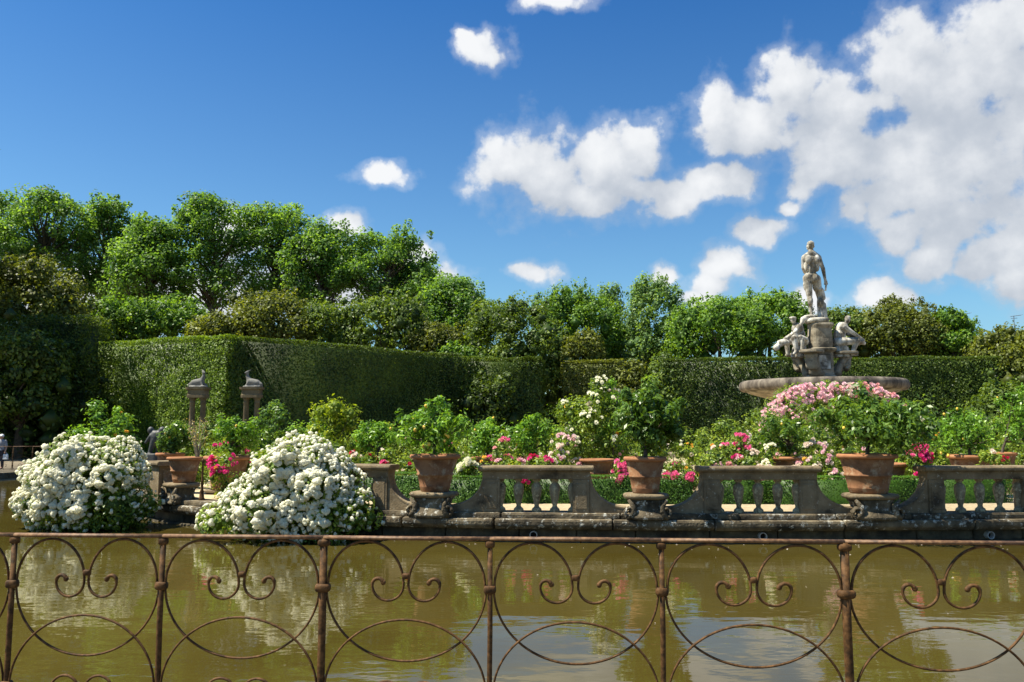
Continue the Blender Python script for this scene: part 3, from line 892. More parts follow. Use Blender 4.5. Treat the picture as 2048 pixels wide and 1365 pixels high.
# ------------------------------------------------------------------ pots and potted lemon trees
def pot(loc, rad, height, label, rz=0.0, group='terracotta lemon pots', low=0.60, dm=0.0):
    root = tag(empty('terracotta_pot', loc, rz), label, 'pot', group)
    h, r = height, rad
    b = MB().lathe([(r * low * .96, 0), (r * low, .02), (r * (low + .03), .10 * h), (r * (low + .045), .13 * h), (r * (low + .05), .15 * h), (r * (low + .04), .165 * h),
                    (r * (low + .12), .42 * h), (r * (low + .165), .44 * h), (r * (low + .17), .475 * h), (r * (low + .135), .495 * h), (r * .88, .86 * h), (r * .885, .875 * h)], 36)
    b.obj('bowl', M['terra'], root, True)
    rim = MB().lathe([(r * .875, .875 * h), (r * .96, .885 * h), (r * 1.0, .915 * h), (r * 1.0, .96 * h), (r * .975, .99 * h), (r * .93, h), (r * .86, h * .99), (r * .84, h * .95)], 36, cap=False)
    rim.obj('rim', M['terra_rim'], root, True)
    so = MB().lathe([(r * .845, .90 * h), (r * .845, .945 * h), (r * .4, .955 * h), (.02, .958 * h)], 24)
    so.obj('soil', M['soil'], root)
    return root

LEMON_ME = MB().ball((0, 0, 0), (.029, .029, .037), 10, 8).add([], []).mesh('lemon', M['lemon'], True)

def branchy(mb, rng, base, top_pts, r0):
    for q in top_pts:
        q = Vector(q); base = Vector(base)
        mid = base.lerp(q, .5) + Vector(rng.normal(size=3)) * .08 * (q - base).length
        mid.z = base.z + (q.z - base.z) * .45
        mb.tube([base, base.lerp(mid, .5) + Vector((0, 0, .02)), mid, q], [r0, r0 * .7, r0 * .5, r0 * .15], 6)

def lemon_tree(loc, cx, cz, rx, rz_, label, seed, nl=10, leaf=.10, dens=95, blobs=26, mat='lemon_leaf', name='lemon_tree', cat='lemon tree', ry=None, fruit=True):
    """loc: foot of the stem; crown ellipsoid centre offset (cx, 0, cz), radii rx, ry, rz_"""
    rng = np.random.default_rng(seed)
    root = tag(empty(name, loc), label, cat, 'lemon trees growing in terracotta pots' if fruit else None)
    ry = ry or rx * .85
    d = unit(rng.normal(size=(blobs, 3))); rr = rng.uniform(.2, 1.25, blobs) ** .7
    cen = d * rr[:, None] * np.array((rx, ry, rz_)) * .88 + np.array((cx, 0, cz))
    rad = rng.uniform(.10, .25, blobs) * (rx / .7) ** .5
    rad = np.stack([rad, rad, rad * rng.uniform(.8, 1.5, blobs)], 1)
    cen[:, 2] = np.maximum(cen[:, 2], .12)
    me = crown_mesh('crown', seed + 1, cen, rad, dens, leaf, M[mat], .42, core=.3, up=.5, hang=.5, shell=.2)
    crown_o = link('crown', me, root)
    mb = MB()
    st = Vector((cx * .2, 0, min(.3, cz * .4)))
    mb.tube([(0, 0, -.06), (cx * .1, .01, st.z * .5), st], [.042, .036, .03], 8)
    branchy(mb, rng, st, cen[rng.permutation(blobs)[:14]], .024)
    mb.obj('trunk', M['bark'], root)
    for k in range(nl):
        i = rng.integers(0, blobs)
        q = cen[i] + unit((cen[i] - np.array((cx, 0, cz)))[None] + np.array([[0, -.5, -.1]]) + rng.normal(size=(1, 3)) * .3)[0] * rad[i] * .92
        link('lemon', LEMON_ME, crown_o, q, tuple(rng.uniform(-.6, .6, 3)), (1 * rng.uniform(.85, 1.25),) * 3)
    return root

wall_pots = [  # px, rim half-width px, rim y, pot bottom y, crown px box (x0,x1,y0), name of place
    (870, 51, 909, 982, (782, 935, 797), 'left'), (1291, 43, 914, 986, (1226, 1374, 766), 'mid'), (1737, 58, 908, 990, (1640, 1868, 788), 'right')]
lab_ped = {'left': 'scrolled stone pedestal under the pot right of the triangular white rose bush', 'mid': 'scrolled stone pedestal under the smaller middle wall pot',
           'right': 'scrolled stone pedestal under the widest wall pot on the right'}
lab_pot = {'left': 'terracotta pot of lemons on the wall right of the triangular white rose bush', 'mid': 'smaller terracotta pot on the middle wall pedestal with pink roses either side',
           'right': 'widest terracotta pot with two raised bands on the right wall pedestal'}
lab_tree = {'left': 'open lemon tree with many yellow fruits in the pot near the white roses', 'mid': 'dense dark glossy lemon tree with few fruits in the middle wall pot',
            'right': 'broad spreading lemon tree in the widest wall pot below the fountain'}
for i, (px, hw, yr, yb, (x0, x1, y0), pl) in enumerate(wall_pots):
    rt, top, a = pedestal(px, lab_ped[pl], {'left': 1.0, 'mid': .92, 'right': 1.08}[pl])
    Y = top.y
    rad = hw * mpp(Y) * .99
    h = at(px, yr, Y).z - top.z
    pot((top.x, top.y, top.z + .002), rad, h, lab_pot[pl], a, low={'left': .56, 'mid': .6, 'right': .62}[pl])
    zr = top.z + h * .955
    X0, X1, zt = at(x0, 850, Y).x, at(x1, 850, Y).x, at(px, y0, Y).z
    rx = (X1 - X0) / 2; cz = (zt - zr) * .56
    lemon_tree((top.x, top.y, zr), (X0 + X1) / 2 - top.x, cz, rx * .95, (zt - zr) * .46, lab_tree[pl], 40 + i, {'left': 14, 'mid': 3, 'right': 6}[pl],
               leaf={'left': .105, 'mid': .125, 'right': .115}[pl], dens={'left': 80, 'mid': 125, 'right': 110}[pl], blobs={'left': 34, 'mid': 48, 'right': 60}[pl],
               mat='fresh_leaf' if pl != 'left' else 'lemon_leaf')
# the pot further round the island at the left
rt, top, a = pedestal(367, 'weathered stone pedestal under the leftmost wall pot beside the end pier', .8)
pot((top.x, top.y, top.z + .002), 34 * mpp(top.y), .60, 'shaded terracotta pot on the leftmost pedestal between the two white rose bushes', a)
# dry plant in it
def dry_shrub(loc, h, w_, label, seed):
    rng = np.random.default_rng(seed)
    root = tag(empty('dry_shrub', loc), label, 'shrub')
    mb = MB(); pts = []
    for k in range(15):
        x, y = rng.uniform(-w_, w_), rng.uniform(-w_, w_)
        z = h * rng.uniform(.55, 1)
        mb.tube([(rng.uniform(-.06, .06), rng.uniform(-.06, .06), -.05), (x * .35, y * .35, z * .5), (x, y, z)], [.012, .008, .003], 5)
        for t in (.55, .7, .85, 1):
            pts.append((x * t, y * t, z * t))
    mb.obj('stems', M['dry_stem'], root)
    link('leaves', crown_mesh('leaves', seed, np.array(pts), np.full(len(pts), .09), 5, .05, M['dry_leaf'], .4, core=0, shell=.1), root)
    return root
dry_shrub((top.x + .25, top.y + .1, top.z + .55), 1.0, .3, 'dry bare beige shrub in the leftmost wall pot before the gate columns', 3)

# iron newel post beside it
q = at(403, 1004, top.y - .35)
nw = tag(empty('iron_newel', (q.x, q.y, .552)), 'slender rusty iron newel post beside the leftmost wall pot', 'post')
MB().lathe([(.07, 0), (.075, .03), (.055, .06), (.05, .14), (.04, .17), (.048, .2), (.03, .25), (.026, .42), (.036, .44), (.026, .46), (.022, .86), (.034, .88), (.034, .92), (.012, .96)], 14).obj('shaft', M['iron'], nw, True)

# second row pots on the island ground (px, rim half px, rim y, depth, crown box, label pot, label tree)
row2 = [
    (1194, 35, 918, 20.6, None, 'terracotta pot on the island ground just left of the middle wall pot', None, 0),
    (1581, 41, 913, 21.0, (1515, 1640, 828), 'terracotta pot behind the balustrade with sand showing through, under cream roses', 'small lemon tree in the pot behind cream roses, left of the widest pot', 5),
    (1940, 43, 910, 21.5, (1868, 1998, 822), 'left of two terracotta pots behind the rightmost balustrade', 'round lemon tree with yellow fruits in the left of the two rightmost pots', 8),
    (2003, 28, 905, 22.6, (1990, 2095, 775), 'narrow terracotta pot, right of two behind the rightmost balustrade', 'tall lemon tree cut by the right edge of the photo', 6),
    (1772, 40, 926, 20.3, None, 'terracotta pot half hidden right behind the widest wall pot', None, 0),
    (341, 28, 906, 22.5, (318, 386, 853), 'orange terracotta pot behind the dark end pier', 'small bright green citrus in the pot behind the end pier', 2),
    (975, 34, 914, 22.0, (915, 1035, 838), 'terracotta pot whose rim shows behind the white roses near the sunlit balustrade', 'olive green lemon tree behind the sunlit balustrade, left one', 5),
    (1068, 36, 913, 22.3, (1012, 1120, 842), 'terracotta pot behind dark red roses above the sunlit balustrade', 'olive green lemon tree behind the sunlit balustrade, right one', 4),
    (757, 30, 912, 21.6, (706, 806, 848), 'terracotta pot in the garden just right of the triangular white rose bush top', 'low lemon tree right of the lime green shrub', 5),
    (455, 46, 912, 22.4, (425, 525, 842), 'terracotta pot behind magenta flowers left of the triangular white rose bush', 'grey green lemon tree before the gate columns', 2),
]
for i, (px, hw, yr, Y, box, lp, lt, nl) in enumerate(row2):
    q = at(px, yr, Y)
    rad = hw * mpp(Y); h = max(.62, min(.9, rad * 1.45))
    z0 = q.z - h
    pr = pot((q.x, q.y, max(z0, IZ)), rad, h, lp, .5 * i)
    dz = z0 - IZ
    if dz > .04:      # stone stand that lifts the pot
        MB().loft([(0, 0, -dz, rad * .74, rad * .74), (0, 0, -.05, rad * .68, rad * .68), (0, 0, -.045, rad * .8, rad * .8), (0, 0, -.002, rad * .8, rad * .8)], 24, 4).obj('stand', M['stone'], pr)
    if box:
        x0, x1, y0 = box
        X0, X1, zt = at(x0, 850, Y).x, at(x1, 850, Y).x, at(px, y0, Y).z
        zr = max(z0, IZ) + h * .955
        lemon_tree((q.x, q.y, zr), (X0 + X1) / 2 - q.x, (zt - zr) * .55, (X1 - X0) / 2 * .95, (zt - zr) * .5, lt, 70 + i, nl, leaf=.10, dens=85, blobs=36,
                   mat='fresh_leaf' if px in (341, 1581) else 'lemon_leaf')

# ------------------------------------------------------------------ box hedges on the island
def at_edge_offset(px, off):
    p, a = edge_frame(edge_s(px)); return (p[0] - math.sin(a) * off, p[1] + math.cos(a) * off)
bh = [(500, 770, 2.2, .66, 'low clipped box hedge behind the triangular white rose bush'), (778, 950, 2.2, .60, 'low clipped box hedge behind the leftmost visible wall pot'),
      (958, 1440, 2.4, .62, 'long low clipped box hedge behind the middle wall pot'), (1470, 1640, 2.5, .58, 'low clipped box hedge seen through the balusters with sand'),
      (1644, 1990, 2.4, .60, 'low clipped box hedge behind the widest wall pot'), (2000, 2200, 2.4, .6, 'low clipped box hedge at the right edge behind the balusters'),
      (700, 905, 4.2, .72, 'second low box hedge behind the first, left of the sunlit balustrade'), (1600, 1800, 4.4, .7, 'second low box hedge behind the widest wall pot')]
for i, (pa, pb, off, h, lb) in enumerate(bh):
    hedge(at_edge_offset(pa, off), at_edge_offset(pb, off), .5, IZ, IZ + h, .042, 1200, M['box'], lb, 200 + i, rough=.035, nj=.28, name='box_hedge', group='low box hedges on the island', back=False)

# ------------------------------------------------------------------ roses
def rose_mesh(name, mat, seed, r=.055):
    rng = np.random.default_rng(seed)
    V, F, A = [], [], []
    for (n, rr, zz, tilt, w) in ((6, 1.0, .0, .35, .62), (5, .72, .25, .75, .6), (4, .42, .45, 1.15, .5)):
        for k in range(n):
            a = 2 * PI * (k + rng.uniform(-.15, .15)) / n + rr * 2
            ca, sa = math.cos(a), math.sin(a)
            b = len(V)
            base = np.array((ca * rr * .25, sa * rr * .25, zz - .15)); tip = np.array((ca * rr, sa * rr, zz + math.sin(tilt) * .5))
            side = np.array((-sa, ca, 0)) * w
            V += [base, (base + tip) / 2 + side * .9 + np.array((0, 0, .05)), tip, (base + tip) / 2 - side * .9 + np.array((0, 0, .05))]
            F.append((b, b + 1, b + 2, b + 3)); A += [rng.uniform(0, 1)] * 4
    return np_mesh(name, np.array(V) * r, np.array(F), mat, A)
ROSE = {}
for k in ('white', 'cream', 'pink', 'salmon', 'magenta', 'rose', 'red', 'yellow'):
    ROSE[k] = [rose_mesh('rose', M[k + '_petal'], 10 + j) for j in range(2)]

def look_rot(n, rng):
    return Vector(n).to_track_quat('Z', 'Y').to_euler()

def rose_bush(px, y0, Y, hw, label, seed, flowers=(), zb=IZ, leaf=.09, mat='rose_leaf', dens=90, blobs=22, fsize=1.0, name='rose_bush', cat='rose bush', group='rose bushes on the island', top_only=False, ry=None, core=.45, nbm=1.0, fpx=None):
    """shrub filling photo columns px-hw..px+hw at depth Y from the ground zb up to photo row y0"""
    rng = np.random.default_rng(seed)
    q = at(px, y0, Y); base = at(px, 900, Y)
    H = q.z - zb; rx = hw * mpp(Y); ry = ry or min(rx, .9)
    root = tag(empty(name, (base.x, Y, zb)), label, cat, group)
    d = unit(rng.normal(size=(blobs, 3))); rr = rng.uniform(.3, 1, blobs) ** .5
    cen = d * rr[:, None] * np.array((rx * .82, ry * .82, H * .46)) + np.array((0, 0, H * .52))
    rad = rng.uniform(.15, .33, blobs) * min(1.3, max(.75, (rx / .7) ** .5)) * nbm
    cen[:, 2] = np.clip(cen[:, 2], .15, H - .1)
    fol_o = link('foliage', crown_mesh('foliage', seed + 1, cen, rad, dens, leaf, M[mat], .5, core=core, up=.5, shell=.3, hang=.2), root)
    mb = MB()
    branchy(mb, rng, (0, 0, -.03), cen[rng.permutation(blobs)[:9]], .02)
    mb.obj('stems', M['bark'], root)
    for kind, n in flowers:
        n = int(round(n * (1.0 if kind in ('yellow', 'red', 'salmon') else 2.3 if Y < 21.6 else 1.5)))
        hot = rng.choice(np.argsort(cen[:, 1] - cen[:, 2] * .6)[:max(5, int(blobs * .7))], max(4, n // 3))
        hd = rng.normal(size=(len(hot), 3)) * .5
        for k in range(n):
            h_ = rng.integers(0, len(hot)); i = hot[h_]
            dd = rng.normal(size=3) * .42 + hd[h_] + np.array((0, -.9, .55)) + (cen[i] - np.array((0, 0, H * .5))) / max(H, .3) * .8
            if top_only: dd[2] += 1.2
            dd = dd / np.linalg.norm(dd)
            pnt = cen[i] + dd * rad[i] * 1.03
            link('rose', ROSE[kind][k % 2], fol_o, pnt, look_rot(dd, rng), (fsize * rng.uniform(.8, 1.25),) * 3)
    return root

RB = [  # px, top y, depth, half px, label, flowers, kwargs
    (205, 800, 27.5, 82, 'big leafy green shrub rising behind the round white rose bush', [('yellow', 5)], dict(mat='lemon_leaf', leaf=.11, blobs=34, dens=90, name='garden_shrub', cat='shrub', group='leafy garden shrubs')),
    (557, 798, 26.0, 58, 'dark glossy shrub below the goat column, left of the lime shrub', [], dict(mat='fresh_leaf', leaf=.12, blobs=30, dens=90, name='garden_shrub', cat='shrub', group='leafy garden shrubs')),
    (657, 790, 23.5, 64, 'round lime green maple-like shrub above the triangular white rose bush', [], dict(mat='lime_leaf', leaf=.11, blobs=34, dens=95, core=.55, name='garden_shrub', cat='shrub', group='leafy garden shrubs')),
    (470, 868, 23.2, 55, 'low rose bush with magenta blooms beside the leftmost pots', [('magenta', 10), ('red', 5)], dict(top_only=True)),
    (447, 908, 20.9, 34, 'trailing magenta flowers hanging over the edge left of the triangular bush', [('magenta', 18), ('red', 6), ('yellow', 2)], dict(blobs=12, fsize=1.05)),
    (790, 888, 20.9, 40, 'rose bush with dark red and pale blooms left of the lemon pot', [('red', 7), ('rose', 5), ('cream', 3), ('yellow', 2)], dict(blobs=14, top_only=True)),
    (720, 892, 20.6, 34, 'rose bush with scattered red blooms at the triangular bush top', [('red', 5), ('cream', 3)], dict(blobs=12, top_only=True)),
    (905, 887, 20.5, 34, 'rose bush with dusky pink blooms just right of the leftmost lemon pot rim', [('rose', 7), ('magenta', 4)], dict(blobs=12, top_only=True)),
    (938, 915, 19.9, 28, 'low bush of white roses between lemon pot and sunlit balustrade', [('white', 26)], dict(blobs=10, fsize=1.25, top_only=True)),
    (1012, 885, 20.4, 46, 'rose bush of mixed pink, red and yellow blooms above the sunlit balustrade', [('pink', 9), ('salmon', 6), ('yellow', 6), ('rose', 6)], dict(blobs=16, top_only=True)),
    (1078, 905, 19.9, 36, 'low bush of crimson roses above the sunlit balustrade', [('magenta', 12), ('red', 8)], dict(blobs=12, top_only=True)),
    (1055, 935, 19.55, 26, 'crimson roses seen between the sunlit balusters', [('magenta', 10)], dict(blobs=8, fsize=1.1)),
    (1140, 866, 21.2, 48, 'bush thick with pale pink roses left of the middle wall pot', [('pink', 34), ('cream', 18)], dict(blobs=18, top_only=True)),
    (1110, 890, 20.6, 30, 'bush of cream roses before the pale pink ones', [('cream', 22), ('pink', 4)], dict(blobs=12, top_only=True)),
    (1188, 750, 22.8, 84, 'tall climbing rose with scattered white blooms left of the middle lemon tree', [('white', 34), ('cream', 10), ('salmon', 5), ('yellow', 3)], dict(blobs=90, dens=95, leaf=.095, core=.35, fsize=1.05)),
    (1222, 742, 22.4, 30, 'tall upright shoots topping the climbing white rose', [('white', 3)], dict(blobs=16, dens=60, leaf=.10, core=.2, mat='lemon_leaf')),
    (1244, 918, 19.6, 20, 'bush of bright pink roses left of the middle wall pot rim', [('rose', 14)], dict(blobs=9, fsize=1.2)),
    (1362, 912, 19.6, 34, 'bush of bright pink roses right of the middle wall pot', [('rose', 13)], dict(blobs=13, fsize=1.35)),
    (1330, 860, 20.8, 50, 'leafy rose bush with white buds behind the middle wall pot', [('white', 14), ('cream', 8)], dict(blobs=20)),
    (1408, 858, 22.5, 44, 'rose bush with golden yellow blooms right of the middle lemon tree', [('yellow', 12), ('cream', 5)], dict(blobs=18)),
    (1432, 892, 20.4, 40, 'rose bush with pale and dusky pink blooms, left of the magenta row', [('pink', 8), ('salmon', 6), ('cream', 4)], dict(blobs=14, top_only=True)),
    (1476, 884, 20.9, 46, 'bush thick with bright magenta roses behind the sand balustrade', [('rose', 26), ('magenta', 12), ('pink', 6)], dict(blobs=16, top_only=True)),
    (1520, 893, 20.1, 44, 'bush of cream white roses behind the sand balustrade', [('cream', 24), ('white', 14), ('pink', 6)], dict(blobs=15, top_only=True)),
    (1618, 880, 20.6, 36, 'bush of peach and cream roses left of the widest pot', [('cream', 18), ('pink', 8), ('yellow', 3)], dict(blobs=14)),
    (1648, 910, 19.9, 30, 'rose bush with cream blooms filling the gap left of the widest pot', [('cream', 8), ('pink', 5)], dict(blobs=12)),
    (1600, 796, 28.0, 92, 'tall green climbing rose on the left flank of the pink mound', [('pink', 40), ('cream', 10)], dict(blobs=44, dens=85, leaf=.10, core=.4)),
    (1745, 840, 27.0, 90, 'leafy green shrub under the right end of the pink mound', [('yellow', 4)], dict(blobs=34, dens=90, leaf=.11, mat='fresh_leaf', name='garden_shrub', cat='shrub', group='leafy garden shrubs')),
    (1838, 832, 24.0, 50, 'leafy shrub with a white flower spray right of the widest lemon tree', [('yellow', 4)], dict(blobs=24, dens=85, mat='lemon_leaf', leaf=.1)),
    (1842, 897, 20.0, 46, 'bush of crimson and magenta roses right of the widest pot', [('magenta', 26), ('rose', 14), ('red', 8)], dict(blobs=14, top_only=True, fsize=1.1)),
    (1985, 897, 20.4, 36, 'rose bush with deep red blooms between the two rightmost pots', [('red', 9), ('cream', 3)], dict(blobs=12, top_only=True)),
    (1895, 880, 23.0, 60, 'leafy rose bush filling behind the two rightmost pots', [('red', 4)], dict(blobs=22)),
    (860, 872, 23.5, 80, 'leafy rose bush behind the leftmost lemon pot', [('cream', 6), ('pink', 4)], dict(blobs=26)),
    (1250, 850, 24.5, 110, 'wide leafy rose bush behind the climbing white rose', [('white', 10), ('cream', 8)], dict(blobs=40)),
    (1480, 868, 25.0, 90, 'wide leafy rose bush behind the magenta row', [('cream', 9), ('pink', 6)], dict(blobs=34)),
    (1000, 862, 25.0, 110, 'wide leafy bush behind the olive lemon trees', [('cream', 7)], dict(blobs=38)),
    (640, 868, 22.2, 90, 'wide leafy rose bush behind the top of the triangular bush', [('cream', 4)], dict(blobs=30)),
    (2050, 868, 24.0, 90, 'wide leafy bush at the right edge behind the pots', [('yellow', 6), ('red', 4)], dict(blobs=30)),
    (1640, 866, 23.5, 90, 'wide leafy rose bush behind the peach roses', [('cream', 14), ('pink', 8)], dict(blobs=34)),
    (1770, 868, 23.0, 80, 'leafy rose bush behind the widest lemon tree', [('pink', 4)], dict(blobs=28)),
    (380, 880, 24.5, 70, 'leafy bush behind the leftmost pots', [], dict(blobs=22)),
    (430, 846, 27.0, 92, 'leafy green filler shrub behind the leftmost pots, before the gate columns', [], dict(blobs=34, dens=95, leaf=.11, mat='rose_leaf', name='garden_shrub', cat='shrub', group='leafy garden shrubs')),
    (610, 842, 28.0, 92, 'leafy green filler shrub behind the lime green shrub', [('cream', 4), ('pink', 3)], dict(blobs=34, dens=95, leaf=.11, mat='lemon_leaf', name='garden_shrub', cat='shrub', group='leafy garden shrubs')),
    (760, 846, 27.0, 92, 'leafy green filler shrub behind the low lemon tree', [], dict(blobs=34, dens=95, leaf=.11, mat='rose_leaf', name='garden_shrub', cat='shrub', group='leafy garden shrubs')),
    (900, 846, 27.5, 92, 'leafy green filler shrub behind the fruiting lemon tree', [('cream', 4), ('pink', 3)], dict(blobs=34, dens=95, leaf=.11, mat='lemon_leaf', name='garden_shrub', cat='shrub', group='leafy garden shrubs')),
    (1070, 842, 27.5, 92, 'leafy green filler shrub behind the right olive lemon tree', [], dict(blobs=34, dens=95, leaf=.11, mat='rose_leaf', name='garden_shrub', cat='shrub', group='leafy garden shrubs')),
    (1270, 828, 28.0, 92, 'leafy green filler shrub behind the dense dark lemon tree', [('cream', 4), ('pink', 3)], dict(blobs=34, dens=95, leaf=.11, mat='lemon_leaf', name='garden_shrub', cat='shrub', group='leafy garden shrubs')),
    (1430, 838, 28.0, 92, 'leafy green filler shrub behind the golden yellow roses', [], dict(blobs=34, dens=95, leaf=.11, mat='rose_leaf', name='garden_shrub', cat='shrub', group='leafy garden shrubs')),
    (1880, 836, 27.5, 92, 'leafy green filler shrub behind the white flower spray', [('cream', 4), ('pink', 3)], dict(blobs=34, dens=95, leaf=.11, mat='lemon_leaf', name='garden_shrub', cat='shrub', group='leafy garden shrubs')),
    (2020, 834, 28.0, 92, 'leafy green filler shrub behind the tall lemon tree at the right edge', [], dict(blobs=34, dens=95, leaf=.11, mat='rose_leaf', name='garden_shrub', cat='shrub', group='leafy garden shrubs')),
]
for i, (px, y0, Y, hw, lb, fl, kw) in enumerate(RB):
    rose_bush(px, y0, Y, hw, lb, 300 + 3 * i, fl, **kw)

# white flower spray
q = at(1851, 842, 23.0)
sp_ = tag(empty('flower_spray', q), 'drooping white flower spray beside the rightmost lemon trees', 'flower')
MB().tube([(-.25, .1, -.5), (-.22, .02, .1), (0, 0, .05), (.22, 0, -.18)], [.01, .008, .006, .004], 5).obj('stem', M['bark'], sp_)
rg = np.random.default_rng(9)
for k in range(34):
    t = k / 33
    link('floret', ROSE['white'][k % 2], sp_, (-.2 + .45 * t + rg.normal() * .03, rg.normal() * .04, .1 - .3 * t + rg.normal() * .03), tuple(rg.uniform(-1, 1, 3)), (1.0,) * 3)

# the arched pink rose mound before the fountain
def pink_mound():
    rng = np.random.default_rng(77)
    Y = 30.0
    xs = np.linspace(1505, 1790, 40)
    ytop = np.interp(xs, [1505, 1540, 1575, 1620, 1680, 1730, 1765, 1790], [832, 802, 780, 773, 774, 774, 794, 818])
    base = at(1640, 900, Y)
    root = tag(empty('climbing_rose', (base.x, Y, IZ)), 'arched mound of pale pink climbing roses before the fountain basin', 'rose bush')
    cen, rad = [], []
    for x, y in zip(xs, ytop):
        for k in range(3):
            p = at(x + rng.uniform(-6, 6), y + rng.uniform(0, 46), Y)
            cen.append((p.x - base.x, rng.uniform(-.7, .7), p.z - IZ)); rad.append(rng.uniform(.2, .32))
    for k in range(60):
        p = at(rng.uniform(1525, 1780), rng.uniform(835, 900), Y)
        cen.append((p.x - base.x, rng.uniform(-.6, .6), p.z - IZ)); rad.append(rng.uniform(.25, .35))
    cen, rad = np.array(cen), np.array(rad)
    link('foliage', crown_mesh('foliage', 78, cen, rad, 55, .11, M['rose_leaf'], .5, core=.5, up=.4), root)
    mb = MB(); branchy(mb, rng, (0, 0, -.03), cen[rng.permutation(len(cen))[:24]], .03); mb.obj('stems', M['bark'], root)
    n = 0
    while n < 290:
        x = rng.uniform(1508, 1790)
        dens_ = np.interp(x, [1505, 1545, 1600, 1650, 1690, 1720, 1790], [.5, 1, 1, .9, .45, .5, .45])
        if rng.uniform() > dens_: continue
        yt = np.interp(x, xs, ytop)
        dep = np.interp(x, [1505, 1600, 1650, 1700, 1790], [40, 46, 38, 24, 26])
        p = at(x, yt - 5 + dep * rng.uniform(0, 1) ** 1.3, Y)
        kind = 'pink' if (x < 1650 or rng.uniform() < .5) else ('salmon' if rng.uniform() < .75 else 'cream')
        if rng.uniform() < .12: kind = 'cream'
        dd = np.array((rng.normal() * .4 - .2, -.8, .7))
        link('rose', ROSE[kind][n % 2], root, (p.x - base.x, -.75 + rng.uniform(-.25, .25), p.z - IZ), look_rot(dd, rng), (1.55 * rng.uniform(.8, 1.2),) * 3)
        n += 1
pink_mound()

# ------------------------------------------------------------------ the two white rose bushes over the water
def cluster_mesh(seed, nu, nv):
    """rounded truss of small double roses: bumps on one closed surface"""
    rng = np.random.default_rng(seed)
    mb = MB().ball((0, 0, 0), (1, 1, 1), nu, nv)
    V = unit(np.array(mb.v) + rng.normal(size=(len(mb.v), 3)) * .05)
    c = unit(rng.normal(size=(11, 3)) + np.array((0, 0, .4)))
    dot = np.max(V @ c.T, 1)
    r = .34 + .80 * np.clip((dot - .70) / .30, 0, 1) ** .6 + rng.uniform(-.15, .15, len(V))
    V = V * r[:, None] * np.array((.105, .105, .085)) * rng.uniform(.8, 1.2, (1, 3))
    T = np.array([f for f in mb.f if len(f) == 3]); Q = np.array([f for f in mb.f if len(f) == 4])
    return V, [Q, T], rng.uniform(0, 1, len(V))
CL = [cluster_mesh(k, 9, 6) for k in range(5)]
CLM = [np_mesh('flower_cluster', v, f, M['white_petal'], a) for v, f, a in [cluster_mesh(20 + k, 22, 13) for k in range(6)]]

def white_bush(name_label, outline, Y, ydep, seed, base_px, dense_fn, n_obj=290, n_stuff=1900):
    """outline: photo circles (px, py, r) of the mound's clumps at depth Y"""
    rng = np.random.default_rng(seed)
    base = at(base_px, 1040, Y)
    root = tag(empty('white_rose_bush', (base.x, Y, 0)), name_label, 'rose bush')
    cen, rad = [], []
    for (px, py, r) in outline:
        p = at(px, py, Y)
        rr = r * mpp(Y) * .80
        for k in range(3):
            sx_ = 1.0 if k == 1 else .84
            cen.append(((p.x - base.x) * sx_ + (.0 if k == 1 else .04) + rng.normal() * .04, (k - 1) * ydep * .5 + rng.normal() * .08, p.z * (1.0 if k == 1 else .93) + rng.normal() * .04)); rad.append(rr * (1.0 if k == 1 else .8))
    cen, rad = np.array(cen), np.array(rad) * rng.uniform(.86, 1.1, len(rad))
    # leaves
    link('foliage', crown_mesh('foliage', seed + 1, cen, rad, np.maximum(60, (rad ** 2 * 3200)).astype(int), .085, M['rose_leaf'], .5, core=.7, up=.4, shell=1.0, low_cut=-.02), root)
    mb = MB()
    branchy(mb, rng, (0, ydep * .4, -.1), cen[rng.permutation(len(cen))[:14]], .03); mb.obj('stems', M['bark'], root)
    # blossoms: keep only spots on the outside of the mound
    pts, nr = [], []
    tries = 0
    while len(pts) < n_obj + n_stuff and tries < 60000:
        tries += 1
        i = rng.choice(len(cen), p=rad ** 2 / np.sum(rad ** 2))
        d = rng.normal(size=3); d /= np.linalg.norm(d)
        if d[1] > .55: continue
        p = cen[i] + d * rad[i] * (rng.uniform(.96, 1.05) if rng.uniform() < .8 else rng.uniform(1.05, 1.24))
        if p[2] < .03: continue
        if np.any(np.sum((p - cen) ** 2, 1) < (rad * .93) ** 2): continue
        if rng.uniform() > dense_fn(p[0], p[2], d): continue
        pts.append(p); nr.append(d)
    pts, nr = np.array(pts), np.array(nr)
    front = np.argsort(pts[:, 1] - pts[:, 2] * .2)
    VV, FF, FT, AA = [], [], [], []
    off = 0
    for n, k in enumerate(front):
        dd = nr[k] + np.array((0, -.25, .35))
        sc = rng.uniform(.36, .84) if n < n_obj else rng.uniform(.22, .58)
        rot = Vector(dd).to_track_quat('Z', 'Y')
        if n < n_obj:
            o = link('flower_cluster', CLM[n % 6], root, pts[k], rot.to_euler(), (sc * rng.uniform(.8, 1.3), sc * rng.uniform(.8, 1.25), sc * rng.uniform(.8, 1.2)))
        else:
            v, f, a = CL[n % 5]
            mat = np.array(rot.to_matrix())
            VV.append(v @ mat.T * sc + pts[k]); FF.append(f[0] + off); FT.append(f[1] + off); AA.append(a); off += len(v)
    if VV:
        o = link('blossom', np_mesh('blossom', np.concatenate(VV), [np.concatenate(FF), np.concatenate(FT)], M['white_petal'], np.concatenate(AA)), root)
        o['kind'] = 'stuff'
    return root

